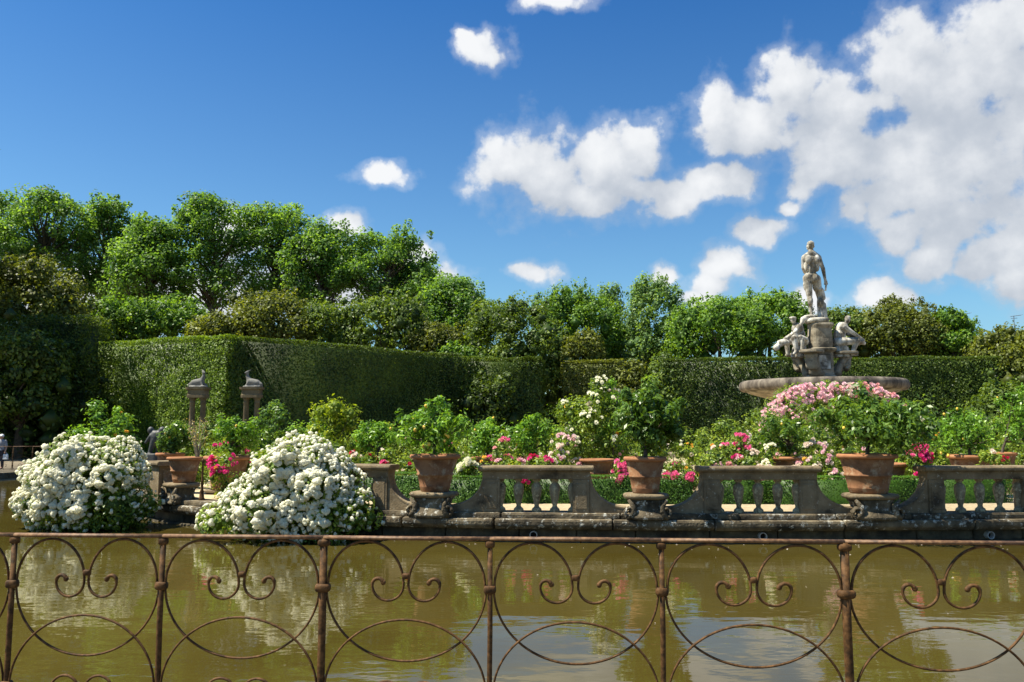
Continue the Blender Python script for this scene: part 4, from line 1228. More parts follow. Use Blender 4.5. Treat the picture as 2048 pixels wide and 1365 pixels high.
def dens1(x, z, d):      # thinner towards the lower right and in the shade
    v = .55 + .6 * float(snoise(x * 3.2, z * 3.2, 4))
    if x > .5 and z < .9: v *= .3
    if z < .35: v *= .5
    return v
white_bush('rounded bush smothered in white roses spilling into the water at the left',
           [(165, 905, 45), (105, 925, 40), (235, 915, 48), (75, 955, 38), (140, 950, 60), (200, 955, 62), (262, 945, 44), (70, 1000, 36), (130, 1005, 60), (190, 1010, 64), (250, 1000, 60),
            (90, 1035, 36), (150, 1040, 40), (215, 1040, 44), (270, 1030, 38), (300, 1010, 22), (130, 890, 24), (205, 895, 28)], 19.0, 1.1, 900, 170, dens1)
def dens2(x, z, d):
    v = .6 + .6 * float(snoise(x * 3.2, z * 3.2, 8))
    if x > .5 and z < .8: v *= .5
    if x < -1.0 and z < .5: v *= .6
    return v
white_bush('triangular mound of white roses hanging over the island wall into the pond',
           [(590, 890, 30), (570, 920, 46), (625, 915, 44), (530, 930, 36), (665, 935, 42), (515, 965, 44), (570, 965, 60), (640, 970, 62), (690, 965, 40), (470, 1000, 44), (530, 1010, 62), (600, 1020, 66),
            (670, 1015, 60), (720, 1010, 40), (430, 1035, 36), (480, 1045, 40), (545, 1050, 44), (620, 1055, 44), (690, 1050, 40), (735, 1035, 30), (645, 895, 22), (410, 1045, 22), (760, 1035, 18)], 17.15, 1.0, 950, 590, dens2)

# ------------------------------------------------------------------ the fountain
FY = 37.0
FC = at(1643, 760, FY)
FX = FC.x
def fz(py): return at(1643, py, FY).z
def fx(px): return at(px, 700, FY).x - FX
fo = tag(empty('fountain', (FX, FY, IZ)), 'tall stone fountain with a wide round basin and carved drum', 'fountain')
rB = (1812 - 1480) / 2 * mpp(FY) * .965
zt, zb_ = fz(763) - IZ, fz(783) - IZ
prof = [(.75, zb_ - 1.0), (1.1, zb_ - .85), (1.6, zb_ - .58), (rB * .66, zb_ - .30), (rB * .86, zb_ - .10), (rB * .93, zb_ + .02)]
MB().lathe(prof, 64).obj('basin_bowl', M['drum'], fo, True)
rp = [(rB * .93, zb_ + .02)]
for k in range(9):
    a = -PI / 2 + PI * k / 8
    rp.append((rB * .955 + rB * .045 * math.cos(a), (zt + zb_) / 2 + .01 + (zt - zb_) / 2 * math.sin(a)))
rp += [(rB * .9, zt - .03), (rB * .86, zt - .25), (rB * .5, zt - .5), (.2, zt - .55)]
MB().lathe(rp, 72).obj('basin_rim', M['basin'], fo, True)
MB().lathe([(1.5, -.02), (1.5, .2), (1.25, .22), (1.2, .45), (.85, .6), (.75, 1.2), (.7, zb_ - 1.4), (.85, zb_ - 1.2), (.95, zb_ - 1.02)], 32).obj('pedestal', M['drum'], fo, True)
# drum over the basin
z0 = zt - .55
def ring(name, prof_, mat=M['drum'], n=32):
    return MB().lathe(prof_, n).obj(name, mat, fo, True)
hw = (1667 - 1622) / 2 * mpp(FY)
zd0, zd1 = fz(754) - IZ, fz(702) - IZ
ring('drum_base', [(hw * 1.35, z0), (hw * 1.35, zd0 - .02), (hw * 1.25, zd0 + .05), (hw * 1.05, zd0 + .1)])
dr = MB().loft([(0, 0, zd0 + .08, hw, hw), (0, 0, zd0 + .16, hw * .93, hw * .93), (0, 0, zd1 - .12, hw * .93, hw * .93), (0, 0, zd1 - .06, hw * 1.05, hw * 1.05)], 24, 5)
dr.obj('drum', M['drum'], fo)
cn = MB().loft([(0, 0, zd1 - .06, hw * 1.05, hw * 1.05), (0, 0, zd1, hw * 1.2, hw * 1.2), (0, 0, zd1 + .07, hw * 1.22, hw * 1.22), (0, 0, zd1 + .1, hw * 1.1, hw * 1.1)], 24, 5)
cn.obj('drum_cornice', M['drum'], fo)
pn = MB().box(-hw * .55, hw * .55, -hw * .99, -hw * .9, zd0 + .3, zd1 - .2); link('carved_panel', bevelled(pn.mesh('carved_panel', M['statue']), .03, 2), fo)
zu = fz(647) - IZ
up_ = MB().loft([(0, 0, zd1 + .1, hw * .95, hw * .9), (0, 0, zd1 + .3, hw * .98, hw * .92), (0, 0, (zd1 + zu) / 2, hw * .98, hw * .9), (0, 0, zu - .25, hw * .92, hw * .88), (.05, 0, zu - .1, hw * 1.06, hw), (.05, 0, zu, hw * 1.0, hw * .95)], 24, 3.4)
up_.obj('upper_block', M['drum'], fo)
for k, ang in enumerate((0.0, 2.25, 4.03)):          # volute brackets that carry the seated figures
    pts = []
    for i in range(30):
        t = i / 29
        an = -PI / 2 + t * 3.2 * PI
        rr = .34 * (1 - .72 * t)
        pts.append((.95 + .1 - rr * math.cos(an) * .8 * -1 * .6, 0, zd0 + .78 - .1 + rr * math.sin(an)))
    mb = MB().tube(pts, [.13 * (1 - .4 * i / 29) for i in range(30)], 8, flat=2.2)
    mb.tube([(.5, 0, zd0 + .06), (.72, 0, zd0 + .2), (.8, 0, zd0 + .45), (1.0, 0, zd0 + .75), (1.25, 0, zd0 + .95)], [.24, .2, .17, .17, .2], 8, flat=1.5)
    o = mb.obj('volute_bracket', M['drum'], fo, True, rot=(0, 0, ang if k == 0 else ang))
    sl = MB().loft([(1.12, 0, zd0 + .98, .46, .42), (1.1, 0, zd0 + 1.02, .5, .46), (1.1, 0, zd0 + 1.1, .5, .46), (1.1, 0, zd0 + 1.12, .44, .4)], 20, 4)
    sl.obj('bracket_slab', M['drum'], fo, rot=(0, 0, ang))

# standing figure, seen from behind, weight on the left leg
K = 200.0 / 853 * mpp(FY)             # metres per pixel of the enlarged study
def S(cx, cy, y=0.0): return ((cx - 335) * K, y, (755 - cy) * K)
st = MB()
def cap(a, ra, b, rb): st.capsule(a, ra * K, b, rb * K)
def el(c, rx, ry, rz): st.ball(c, (rx * K, ry * K, rz * K), 14, 10)
el(S(307, 108, .02), 33, 38, 42)                        # head
el(S(308, 92, -.02), 35, 36, 28)                        # hair
el(S(300, 122, .16), 20, 16, 22)                        # beard, face looks away
el(S(342, 112, .02), 6, 10, 12); el(S(274, 112, .02), 6, 10, 12)
cap(S(309, 140, 0), 23, S(311, 185, -.02), 28)          # neck
cap(S(311, 172, -.04), 30, S(252, 205, -.02), 26); cap(S(311, 172, -.04), 30, S(372, 205, -.02), 26)   # trapezius
el(S(312, 230, .02), 72, 46, 52); el(S(310, 275, .03), 64, 42, 55); el(S(306, 325, .04), 53, 38, 45)   # rib cage, waist
el(S(272, 235, -.14), 32, 22, 40); el(S(352, 235, -.14), 32, 22, 40)      # shoulder blades
el(S(258, 290, -.06), 24, 26, 48); el(S(360, 290, -.06), 22, 26, 48)      # flanks
el(S(284, 320, -.10), 18, 20, 52); el(S(330, 320, -.10), 18, 20, 52)      # small of the back
el(S(275, 232, .2), 34, 22, 30); el(S(345, 232, .2), 34, 22, 30)          # chest (far side)
el(S(304, 370, .02), 66, 44, 34)                        # pelvis
el(S(267, 388, -.12), 36, 34, 38); el(S(330, 398, -.12), 37, 34, 40)      # buttocks
cap(S(266, 395, 0), 46, S(280, 540, .02), 29); el(S(262, 450, .05), 36, 40, 60)   # left thigh
cap(S(280, 540, .02), 27, S(290, 700, -.02), 15); el(S(280, 595, -.08), 27, 26, 44)   # left calf
cap(S(289, 700, -.03), 15, S(286, 735, -.08), 17); cap(S(286, 738, -.08), 15, S(272, 742, .38), 13)
cap(S(350, 405, 0), 46, S(388, 545, .16), 29); el(S(358, 460, .08), 38, 42, 55)   # right thigh
cap(S(388, 545, .16), 27, S(386, 700, .0), 16); el(S(385, 605, -.02), 27, 26, 44)
cap(S(386, 700, 0), 16, S(382, 738, -.06), 18); cap(S(382, 742, -.06), 15, S(395, 745, .4), 14)
el(S(240, 218, 0), 26, 28, 32); el(S(384, 220, 0), 27, 28, 33)            # shoulders
cap(S(388, 225, 0), 23, S(420, 312, -.02), 18); el(S(394, 255, -.02), 24, 24, 32)   # right arm
cap(S(420, 312, -.02), 20, S(440, 400, .05), 13)
cap(S(440, 400, .05), 13, S(448, 425, .06), 16)
for j in range(4):
    cap(S(444 + 5 * j, 425, .03 + .03 * j), 6, S(450 + 4 * j, 452 - 3 * j, .08 - .02 * j), 5)
cap(S(440, 420, .1), 6, S(434, 445, .1), 5)
cap(S(236, 225, 0), 23, S(236, 300, .1), 18); cap(S(236, 300, .1), 18, S(270, 330, .42), 13)   # left arm folded in front
cap(S(270, 330, .42), 13, S(296, 325, .46), 14)
cap(S(452, 415, .05), 9, S(442, 495, .05), 9)           # baton
# drapery and support against the right leg
el(S(384, 492, -.05), 22, 22, 16)
cap(S(398, 500, .12), 32, S(420, 560, .12), 24)
cap(S(395, 590, .16), 34, S(408, 745, .16), 46)
cap(S(425, 620, .12), 20, S(432, 752, .12), 26)
fig = remeshed(st, 'body', M['statue'], .021, 2, fac=.35)
fig.scale = (.89, .9, 1)
sr = tag(empty('standing_statue', (FX + (335 - 361) * K, FY, at(1638, 640, FY).z)), 'white marble nude man standing on the fountain, seen from behind', 'statue')
fig.parent = sr
pl = MB().loft([(0, 0, -.16, .46, .42), (0, 0, -.08, .52, .48), (.04, 0, .02, .5, .46), (.04, 0, .06, .44, .42)], 20, 2.6); pl.obj('footing', M['statue'], sr, True)
dl = MB(); dl.capsule((-.62, -.12, .0), .13, (-.2, -.08, .12), .1); dl.capsule((-.62, -.12, 0), .13, (-.7, -.14, -.18), .08); dl.ball((-.28, -.1, .13), (.34, .2, .09))
o = remeshed(dl, 'dolphin', M['statue'], .03, 2, sr)

def seated(label, right):
    mb = MB()
    def c(a, ra, b, rb): mb.capsule(a, ra, b, rb)
    if right:
        # profile to the right, bent forward, arms reaching to the knee
        mb.ball((.42, -.05, 1.42), (.13, .13, .16)); mb.ball((.44, -.05, 1.5), (.135, .13, .1)); c((.34, -.02, 1.22), .09, (.40, -.04, 1.34), .085)
        mb.ball((.16, 0, 1.02), (.3, .32, .3)); mb.ball((.06, 0, .72), (.27, .29, .32)); mb.ball((.02, 0, .42), (.28, .32, .25))
        mb.ball((.1, -.26, 1.08), (.15, .12, .14)); mb.ball((.1, .26, 1.08), (.15, .12, .14))
        c((.15, -.3, 1.06), .12, (.48, -.32, .82), .09); c((.48, -.32, .82), .09, (.95, -.16, .55), .065); c((.95, -.16, .55), .065, (1.06, -.1, .47), .075)
        c((.15, .3, 1.06), .12, (.5, .3, .85), .09); c((.5, .3, .85), .09, (.98, .1, .6), .065)
        c((.0, -.2, .4), .21, (.72, -.24, .45), .14); c((.72, -.24, .45), .14, (.5, -.2, -.12), .085); c((.5, -.2, -.14), .08, (.7, -.22, -.18), .06)
        c((.0, .2, .4), .21, (.78, .24, .5), .14); c((.78, .24, .5), .14, (.98, .2, .38), .1); c((.98, .1, .42), .1, (1.12, 0, .36), .09)
        mb.ball((.82, -.1, .42), (.26, .2, .14))
        mb.loft([(.12, 0, -.28, .38, .36), (.12, 0, .0, .34, .34), (.1, 0, .2, .3, .32)], 14)
    else:
        mb.ball((-.38, -.08, 1.40), (.13, .13, .14)); mb.ball((-.40, -.08, 1.48), (.17, .16, .07)); c((-.3, -.04, 1.2), .09, (-.36, -.06, 1.32), .085)
        mb.ball((-.16, 0, 1.0), (.28, .3, .28)); mb.ball((-.08, 0, .72), (.25, .28, .3)); mb.ball((-.03, 0, .42), (.28, .32, .25))
        c((-.2, -.28, 1.05), .12, (-.42, -.36, .80), .09); c((-.42, -.36, .80), .085, (-.34, -.42, .5), .07)
        c((-.12, .28, 1.05), .12, (-.3, .3, .8), .09); c((-.3, .3, .8), .09, (-.75, .1, .55), .07)
        c((.05, -.2, .42), .2, (-.45, -.34, .55), .14); c((-.45, -.34, .55), .14, (-.36, -.34, .0), .09); c((-.36, -.34, -.02), .08, (-.5, -.4, -.14), .06)
        c((0, .2, .4), .2, (-.6, .25, .5), .14); c((-.6, .25, .5), .13, (-.55, .25, -.1), .09)
        mb.ball((-.86, -.1, .38), (.3, .2, .15)); c((-.86, -.1, .38), .14, (-1.12, -.12, .22), .10); c((-1.12, -.12, .22), .12, (-1.18, -.12, .16), .15)
        c((-.2, -.42, .6), .1, (.05, -.4, .5), .1); c((-.12, -.42, .5), .1, (-.16, -.42, .05), .07)
        mb.loft([(-.12, 0, -.28, .4, .36), (-.12, 0, .0, .34, .34), (-.1, 0, .2, .3, .32)], 14)
    fg = remeshed(mb, 'body', M['statue'], .022, 2, fac=.35)
    return fg, label
for right, cx, base_cy in ((True, 520, 1090), (False, 205, 1090)):
    fg, _ = seated('', right)
    loc = (FX + (cx - 361) * K, FY, at(1640, 460 + base_cy * 200 / 853, FY).z + .28)
    t = tag(empty('seated_statue', loc), 'marble seated man hunched forward on the right side of the fountain' if right else 'marble seated figure leaning on a vessel at the left side of the fountain', 'statue', 'seated marble figures around the fountain')
    fg.parent = t

# ------------------------------------------------------------------ gate columns with goats
def gate_columns(px, label, gl, face):
    Y = 46.5
    w2 = 20 * mpp(Y)
    x = at(px, 850, Y).x
    zc = at(px, 796, Y).z; ze = at(px, 775, Y).z
    root = tag(empty('gate_columns', (x, Y, GZ), -.12), label, 'column', 'twin gate columns with goat figures')
    hh = zc - GZ
    for sx in (-1, 1):
        for sy in (0,):
            c = MB().lathe([(.21, .5), (.22, .55), (.185, .6), (.165, .7), (.16, hh * .6), (.14, hh - .3), (.16, hh - .27), (.14, hh - .24), (.15, hh - .12), (.21, hh - .05), (.21, hh)], 18, (sx * w2 * .56, 0, 0))
            c.obj('column', M['column'], root, True)
    link('base', bevelled(MB().box(-w2 * 1.1, w2 * 1.1, -w2 * 1.3, w2 * 1.3, 0, .5).mesh('base', M['column']), .02, 2), root)
    H2 = ze - GZ
    en = MB().loft([(0, 0, hh + .001, w2 * .98, w2 * .55), (0, 0, hh + .25 * (H2 - hh), w2 * 1.0, w2 * .56), (0, 0, hh + .3 * (H2 - hh), w2 * .94, w2 * .52), (0, 0, hh + .72 * (H2 - hh), w2 * .94, w2 * .52),
                    (0, 0, hh + .8 * (H2 - hh), w2 * 1.1, w2 * .64), (0, 0, H2, w2 * 1.12, w2 * .66)], 24, 8)
    en.obj('entablature', M['column'], root)
    g = MB()
    f = face
    g.capsule((-.28 * f, 0, .2), .15, (.15 * f, 0, .26), .17); g.capsule((.15 * f, 0, .28), .15, (.28 * f, -.02, .5), .09)
    g.capsule((.28 * f, -.02, .5), .085, (.27 * f, -.03, .66), .065); g.capsule((.26 * f, -.04, .70), .075, (.36 * f, -.1, .66), .045)
    g.capsule((.22 * f, -.02, .75), .03, (.1 * f, .02, .82), .02); g.capsule((.1 * f, .02, .82), .02, (0, .04, .74), .015)
    g.capsule((.25 * f, .04, .75), .03, (.14 * f, .1, .82), .02)
    g.capsule((.2 * f, -.1, .2), .07, (.3 * f, -.14, .05), .045); g.capsule((.2 * f, .1, .2), .07, (.42 * f, .1, .06), .045)
    g.capsule((-.28 * f, 0, .2), .13, (-.48 * f, 0, .12), .09); g.capsule((-.48 * f, 0, .12), .08, (-.55 * f, 0, .04), .05)
    g.loft([(0, 0, 0, .5, .3), (0, 0, .06, .48, .28)], 16, 3)
    ob = remeshed(g, 'body', M['goat'], .028, 3)
    gt = tag(empty('goat_statue', (x, Y, ze + .004), -.12), gl, 'statue', 'stone goats on the gate columns')
    ob.parent = gt
    ob.scale = (1.06, 1.0, 1.2)
gate_columns(394, 'twin stone gate columns standing clear, the left pair', 'grey stone goat reclining with raised head on the left gate columns', 1)
gate_columns(502, 'twin stone gate columns half hidden by shrubs, the right pair', 'grey stone goat with arched neck on the right gate columns', -1)

# small dark bronze figure behind the end pier
bz = MB()
bz.ball((-.12, 0, .62), (.09, .09, .11)); bz.ball((.02, 0, .4), (.17, .15, .22)); bz.capsule((.02, 0, .5), .13, (.15, 0, .5), .12); bz.ball((.2, 0, .62), (.10, .09, .11))
bz.capsule((-.08, -.08, .48), .05, (-.2, -.1, .28), .04); bz.capsule((.15, -.08, .48), .05, (.24, -.1, .22), .045); bz.capsule((0, -.06, .35), .09, (-.08, -.08, .0), .06); bz.capsule((.06, .06, .35), .09, (.1, .06, .0), .06)
bz.loft([(0, 0, -.32, .3, .26), (0, 0, -.02, .28, .24)], 14, 3)
ob = remeshed(bz, 'body', M['bronze'], .025, 3)
q = at(308, 906, 23.5)
bt = tag(empty('small_statue', (q.x, q.y, q.z)), 'small dark bronze figure behind the end pier by the round white bush', 'statue'); ob.parent = bt
link('plinth', bevelled(MB().box(-.34, .34, -.3, .3, IZ - q.z, -.325).mesh('plinth', M['stone']), .02, 2), bt)

# ------------------------------------------------------------------ hedges beyond the pond
def hz(py, Y): return at(1024, py, Y).z
ztop = hz(672, 54)
hedge((-38, 63.7), (-18.4, 54), 3.0, GZ, ztop, .145, 230, M['hedge_lit'], 'tall sunlit clipped hedge behind the left gate columns', 500, rough=.3, group='tall clipped hedges around the pond')
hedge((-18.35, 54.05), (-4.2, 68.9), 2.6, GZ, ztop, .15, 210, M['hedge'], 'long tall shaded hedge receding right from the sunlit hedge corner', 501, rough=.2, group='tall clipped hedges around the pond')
hedge((-4.1, 69.2), (2.6, 71.0), 2.4, GZ, hz(718, 70), .17, 190, M['hedge'], 'tall ragged hedge end left of the dark gap in the middle', 502, rough=.4, group='tall clipped hedges around the pond')
hedge((4.4, 72.0), (9.4, 71.5), 2.4, GZ, hz(722, 71), .16, 200, M['ilex_brown'], 'short brownish clipped hedge right of the dark gap', 503, rough=.3, group='tall clipped hedges around the pond')
hedge((12.6, 70.2), (40.5, 66.0), 2.6, GZ, hz(716, 69), .155, 200, M['hedge'], 'long clipped hedge running behind the fountain to the right', 504, rough=.25, group='tall clipped hedges around the pond', ztop1=hz(716, 66.5))
hedge((-41, 56.5), (-28.2, 54.8), 3.0, GZ, hz(640, 55), .16, 150, M['hedge'], 'tall dark hedge in shade at the far left edge', 505, rough=.6, group='tall clipped hedges around the pond')

# ------------------------------------------------------------------ trees behind the hedges
def dome_tree(px, y0, Y, hw, label, seed, mat='ilex', yb=720, blobs=60, dens=180, leaf=.27, squash=1.0, name='holm_oak', cat='tree', group='evergreen trees behind the hedges', rb=(.85, 1.45), core=.48, spiky=0.0):
    rng = np.random.default_rng(seed)
    b = at(px, y0, Y); zt_ = b.z; zb2 = at(px, yb, Y).z
    rx = hw * mpp(Y) * 1.1; rz_ = (zt_ - zb2) / 2 * 1.15; cz = zt_ - rz_
    x = at(px, 720, Y).x
    root = tag(empty(name, (x, Y, GZ)), label, cat, group)
    d = unit(rng.normal(size=(blobs * 3, 3))); d = d[d[:, 2] > -.55][:blobs]
    d = d[(d[:, 1] < .75)]
    rs = rng.uniform(*rb, len(d)) * min(1.2, max(.7, rx / 4))
    p = 2.4
    nrm = (np.abs(d) ** p).sum(1) ** (1 / p)
    cen = d / nrm[:, None] * np.array((max(rx - .75, .5), max(rx * .9 - .7, .5), max(rz_ - .75, .5))) * rng.uniform(.86, 1.06, (len(d), 1)) + np.array((0, 0, cz - GZ))
    rad = np.stack([rs, rs, rs * rng.uniform(.8, 1.1 + spiky, len(rs))], 1)
    # heart of the crown so that the sky does not show right through
    hc = rng.normal(size=(16, 3)) * np.array((rx * .33, rx * .3, rz_ * .36)) + np.array((0, 0, cz - GZ))
    low = np.stack([rng.uniform(-rx * .95, rx * .95, 46), rng.uniform(-1.5, 1.5, 46), rng.uniform(1.0, max(3, cz - GZ), 46)], 1)
    cen = np.concatenate([cen, hc, low]); rad = np.concatenate([rad, np.full((16, 3), min(rx, rz_) * .34), np.full((46, 3), 1.45)])
    npb = np.concatenate([np.full(len(d), dens), np.full(16, dens // 4), np.full(46, dens // 5)]).astype(int)
    j = rng.integers(0, len(d), len(d))
    spr = cen[j] + unit(d[j] + rng.normal(size=d.shape) * .45 + np.array((0, 0, .35))) * rs[j][:, None] * .95
    cen = np.concatenate([cen, spr]); rad = np.concatenate([rad, np.stack([np.full(len(d), .3), np.full(len(d), .3), rng.uniform(.35, .6 + spiky * .4, len(d))], 1)])
    npb = np.concatenate([npb, np.full(len(d), 16)]).astype(int)
    link('crown', crown_mesh('crown', seed + 1, cen, rad, npb, leaf, M[mat], .6, core=core, up=.35, shell=.55), root)
    mb = MB()
    mb.tube([(0, 0, -.2), (.1, 0, cz * .35), (0, .1, cz * .7), (0, 0, cz)], [.32, .26, .2, .1], 8)
    branchy(mb, rng, (0, .05, cz * .4), cen[:10], .12)
    mb.obj('trunk', M['bark'], root)
    return root

DT = [
    (45, 648, 53.2, 84, 'dark rounded shrub growing against the far left hedge', 'hedge', 860, 60, dict(name='garden_shrub')),
    (160, 690, 56.5, 42, 'dark shrub mass at the right end of the far left hedge', 'hedge', 860, 44, dict(name='garden_shrub')),
    (40, 520, 62, 100, 'dark olive holm oak rising over the far left hedge', 'ilex_brown', 700, 70, {}),
    (150, 600, 74, 70, 'holm oak between the far left oak and the sunlit hedge', 'ilex', 700, 50, {}),
    (235, 598, 76, 75, 'rounded green oak above the left end of the sunlit hedge', 'ilex_green', 700, 60, {}),
    (335, 596, 78, 78, 'rounded green oak above the middle of the sunlit hedge', 'ilex_green', 690, 60, {}),
    (440, 632, 74, 60, 'low brownish oak right above the sunlit hedge corner', 'ilex_brown', 690, 46, {}),
    (545, 592, 76, 82, 'brown tinged holm oak above the hedge corner', 'ilex_brown', 700, 64, {}),
    (655, 606, 77, 66, 'olive holm oak, second from the brown one rightward', 'ilex', 710, 54, {}),
    (768, 598, 78, 92, 'broad dark holm oak over the receding shaded hedge', 'ilex', 715, 74, {}),
    (868, 646, 76, 56, 'smaller olive oak at the right end of the receding hedge', 'ilex_brown', 716, 44, {}),
    (915, 690, 74, 40, 'small bright shrub tree at the end of the receding hedge', 'ilex_green', 740, 30, {}),
    (1033, 593, 76, 97, 'large dark rounded oak left of the dark gap', 'ilex', 800, 90, dict(leaf=.28)),
    (1150, 582, 84, 86, 'fresh green tree behind the large dark rounded oak', 'ilex_green', 720, 60, dict(spiky=.5)),
    (1222, 570, 86, 30, 'slender loose tree left of the tall grey green one', 'grey_tree', 720, 30, dict(core=.3, spiky=.6, dens=90)),
    (1312, 556, 82, 58, 'tall loose grey green tree in the middle of the treeline', 'grey_tree', 740, 70, dict(core=.4, spiky=.8, dens=120)),
    (1168, 668, 74, 40, 'small rust brown conifer in the gap between hedges', 'ilex_brown', 730, 34, dict(spiky=.8)),
    (1262, 716, 72, 44, 'ragged olive shrub filling the gap left of the long hedge', 'ilex_brown', 860, 50, {}),
    (1330, 705, 71.5, 46, 'ragged green shrub at the left end of the long hedge', 'ilex', 860, 50, {}),
    (1395, 614, 84, 45, 'small brownish tree left of the bright green dome', 'ilex_brown', 720, 36, {}),
    (1440, 604, 78, 92, 'bright green domed tree left of the fountain statue', 'ilex_green', 718, 76, {}),
    (1540, 586, 80, 78, 'darker domed oak right behind the fountain statue', 'ilex_green', 718, 70, {}),
    (1690, 618, 80, 62, 'olive oak right of the fountain statue', 'ilex', 718, 50, {}),
    (1785, 610, 79, 84, 'sandy tinged holm oak right of the seated statue', 'ilex_brown', 718, 72, {}),
    (1862, 628, 80, 52, 'brownish oak between the sandy oak and the dark green one', 'ilex_brown', 718, 46, {}),
    (1908, 618, 77, 48, 'dark green loose oak below the left antenna', 'ilex_green', 718, 46, {}),
    (2010, 655, 70, 62, 'brown green oak at the right edge of the treeline', 'ilex_brown', 760, 60, {}),
    (2075, 650, 66, 60, 'oak cut by the right edge of the photo', 'ilex_brown', 800, 60, {}),
    (2000, 760, 64, 55, 'ragged lower growth at the right end of the long hedge', 'ilex', 880, 50, {}),
    (980, 740, 69.0, 46, 'leafy shrub growing against the ragged hedge end', 'hedge', 860, 44, dict(name='garden_shrub')),
    (1000, 690, 90, 60, 'shaded oak deep behind the dark gap', 'ilex', 800, 40, {}),
    (1110, 700, 92, 60, 'shaded oak seen through the dark gap between hedges', 'ilex', 860, 40, {}),
    (1775, 655, 85, 76, 'shaded oak filling behind the sandy tinged holm oak', 'ilex', 780, 40, {}),
    (1275, 655, 88, 60, 'shaded oak filling behind the tall grey green tree', 'ilex', 780, 40, {}),
    (1640, 640, 86, 80, 'shaded oak filling behind the fountain figures', 'ilex', 720, 40, {}),
]
for i, (px, y0, Y, hw_, lb, mt, yb, nb, kw) in enumerate(DT):
    k = dict(kw); k.setdefault('dens', 165)
    dome_tree(px, y0, Y, hw_, lb, 600 + 5 * i, mt, yb, nb, **k)

def plane_tree(px, y0, Y, hw, ybot, label, seed, nb=46, dens=212):
    rng = np.random.default_rng(seed)
    top = at(px, y0, Y); zb2 = at(px, ybot, Y).z
    x = at(px, 600, Y).x
    rx = hw * mpp(Y) * (1.16 if px > -100 else 1); H = top.z - GZ; hb = zb2 - GZ
    root = tag(empty('plane_tree', (x, Y, GZ)), label, 'tree', 'tall plane trees behind the oaks')
    cen = []
    for k in range(nb):
        t = (k + .5) / nb
        zz = hb + (H - hb) * (t ** .8)
        env = math.sin(PI * min(1, max(0, (0.12 + .80 * ((zz - hb) / (H - hb)) ** .9)))) ** .55
        a = rng.uniform(0, 2 * PI); r = rx * env * rng.uniform(.35, 1.0)
        cen.append((r * math.cos(a), r * math.sin(a) * .8, zz - .9))
    cen = np.array(cen)
    rs = rng.uniform(1.05, 1.9, nb)
    rad = np.stack([rs, rs, rs * .72], 1)
    # side sprays around each clump
    c2 = cen[rng.integers(0, nb, nb)] + rng.normal(size=(nb, 3)) * np.array((1.05, 1.05, .7)); r2 = np.repeat(rng.uniform(.4, .75, nb)[:, None], 3, 1)
    c2[:, 2] = np.clip(c2[:, 2], hb * .95, H)
    C, Rr = np.concatenate([cen, c2]), np.concatenate([rad, r2])
    npb = np.concatenate([np.full(nb, dens), np.full(nb, dens // 5)]).astype(int)
    link('crown', crown_mesh('crown', seed + 1, C, Rr, npb, .32, M['plane'], .7, core=.25, up=.7, shell=.35, out=.6), root)
    mb = MB()
    mb.tube([(0, 0, -.2), (.1, 0, hb * .5), (-.1, .1, hb), (.1, 0, hb + (H - hb) * .45)], [.5, .42, .34, .2], 10)
    mb.obj('trunk', M['pale_bark'], root)
    mb = MB()
    for k in range(0, nb):
        q = cen[k]
        j = min(hb + (H - hb) * .4, max(hb * .55, q[2] - abs(q[0]) * .9 - 1.5))
        s_ = Vector((0, 0, j)); m_ = s_.lerp(Vector(q), .5) + Vector((0, 0, -.3)) + Vector(rng.normal(size=3)) * .3
        mb.tube([s_, s_.lerp(m_, .5) + Vector((0, 0, .1)), m_, q], [.15, .12, .09, .03], 6)
    mb.obj('limbs', M['bark'], root)
    return root
PT = [
    (-312, 60, 52, 236, 660, 'unseen plane tree added beyond the left edge to shade the dark hedge'),  # unseen tree, added to cast shade on the far left hedge
    (-330, 130, 60, 240, 660, 'second unseen plane tree added beyond the left edge for hedge shade'),  # also out of view, added to thicken that shade
    (-40, 385, 92, 100, 585, 'plane tree cut by the left edge of the photo'),
    (85, 374, 90, 95, 590, 'tall plane tree over the dark far left oak'),
    (205, 396, 94, 80, 590, 'plane tree left of the dip in the treeline'),
    (300, 432, 88, 70, 590, 'lower plane tree in the dip of the treeline'),
    (425, 386, 90, 88, 600, 'tallest plane tree with a pale trunk and white cloud through it'),
    (545, 402, 92, 82, 595, 'plane tree right of the tallest, with an upright tuft'),
    (640, 440, 90, 70, 600, 'plane tree left of the small bright cloud'),
    (775, 458, 91, 92, 600, 'spreading plane tree right of the small bright cloud'),
    (838, 520, 95, 56, 600, 'low plane tree at the right end of the spreading one'),
    (905, 552, 86, 66, 690, 'lowest plane tree at the right end of the row'),
]
for i, (px, y0, Y, hw_, yb, lb) in enumerate(PT):
    plane_tree(px, y0, Y, hw_, yb, lb, 800 + 7 * i, nb=34 if i == 10 else (110 if i < 2 else 66))

# ------------------------------------------------------------------ antennas over the treeline
for (px, py, w_, lb) in ((1930, 628, 12, 'thin television antenna above the dark green oak'), (2032, 632, 12, 'thin television antenna at the right edge above the treeline')):
    Y = 110.0
    p = at(px, py, Y)
    root = tag(empty('tv_antenna', (p.x, Y, GZ)), lb, 'antenna', 'television antennas above the treeline')
    h = p.z - GZ
    MB().tube([(-.3, 0, 0), (-.3, 0, h * .5), (-.3, 0, h)], .045, 6).obj('mast', M['metal'], root)
    mb = MB(); mb.tube([(-.7, 0, h - .1), (.8, .2, h + .12)], .035, 6)
    for k in range(6):
        t = k / 5
        mb.tube([(-.6 + 1.3 * t, -.35, h - .08 + .18 * t), (-.6 + 1.3 * t, .35, h - .08 + .18 * t)], .02, 5)
    mb.tube([(-.7, 0, h - .35), (.2, .1, h - .3)], .03, 6)
    mb.obj('aerial', M['metal'], root)

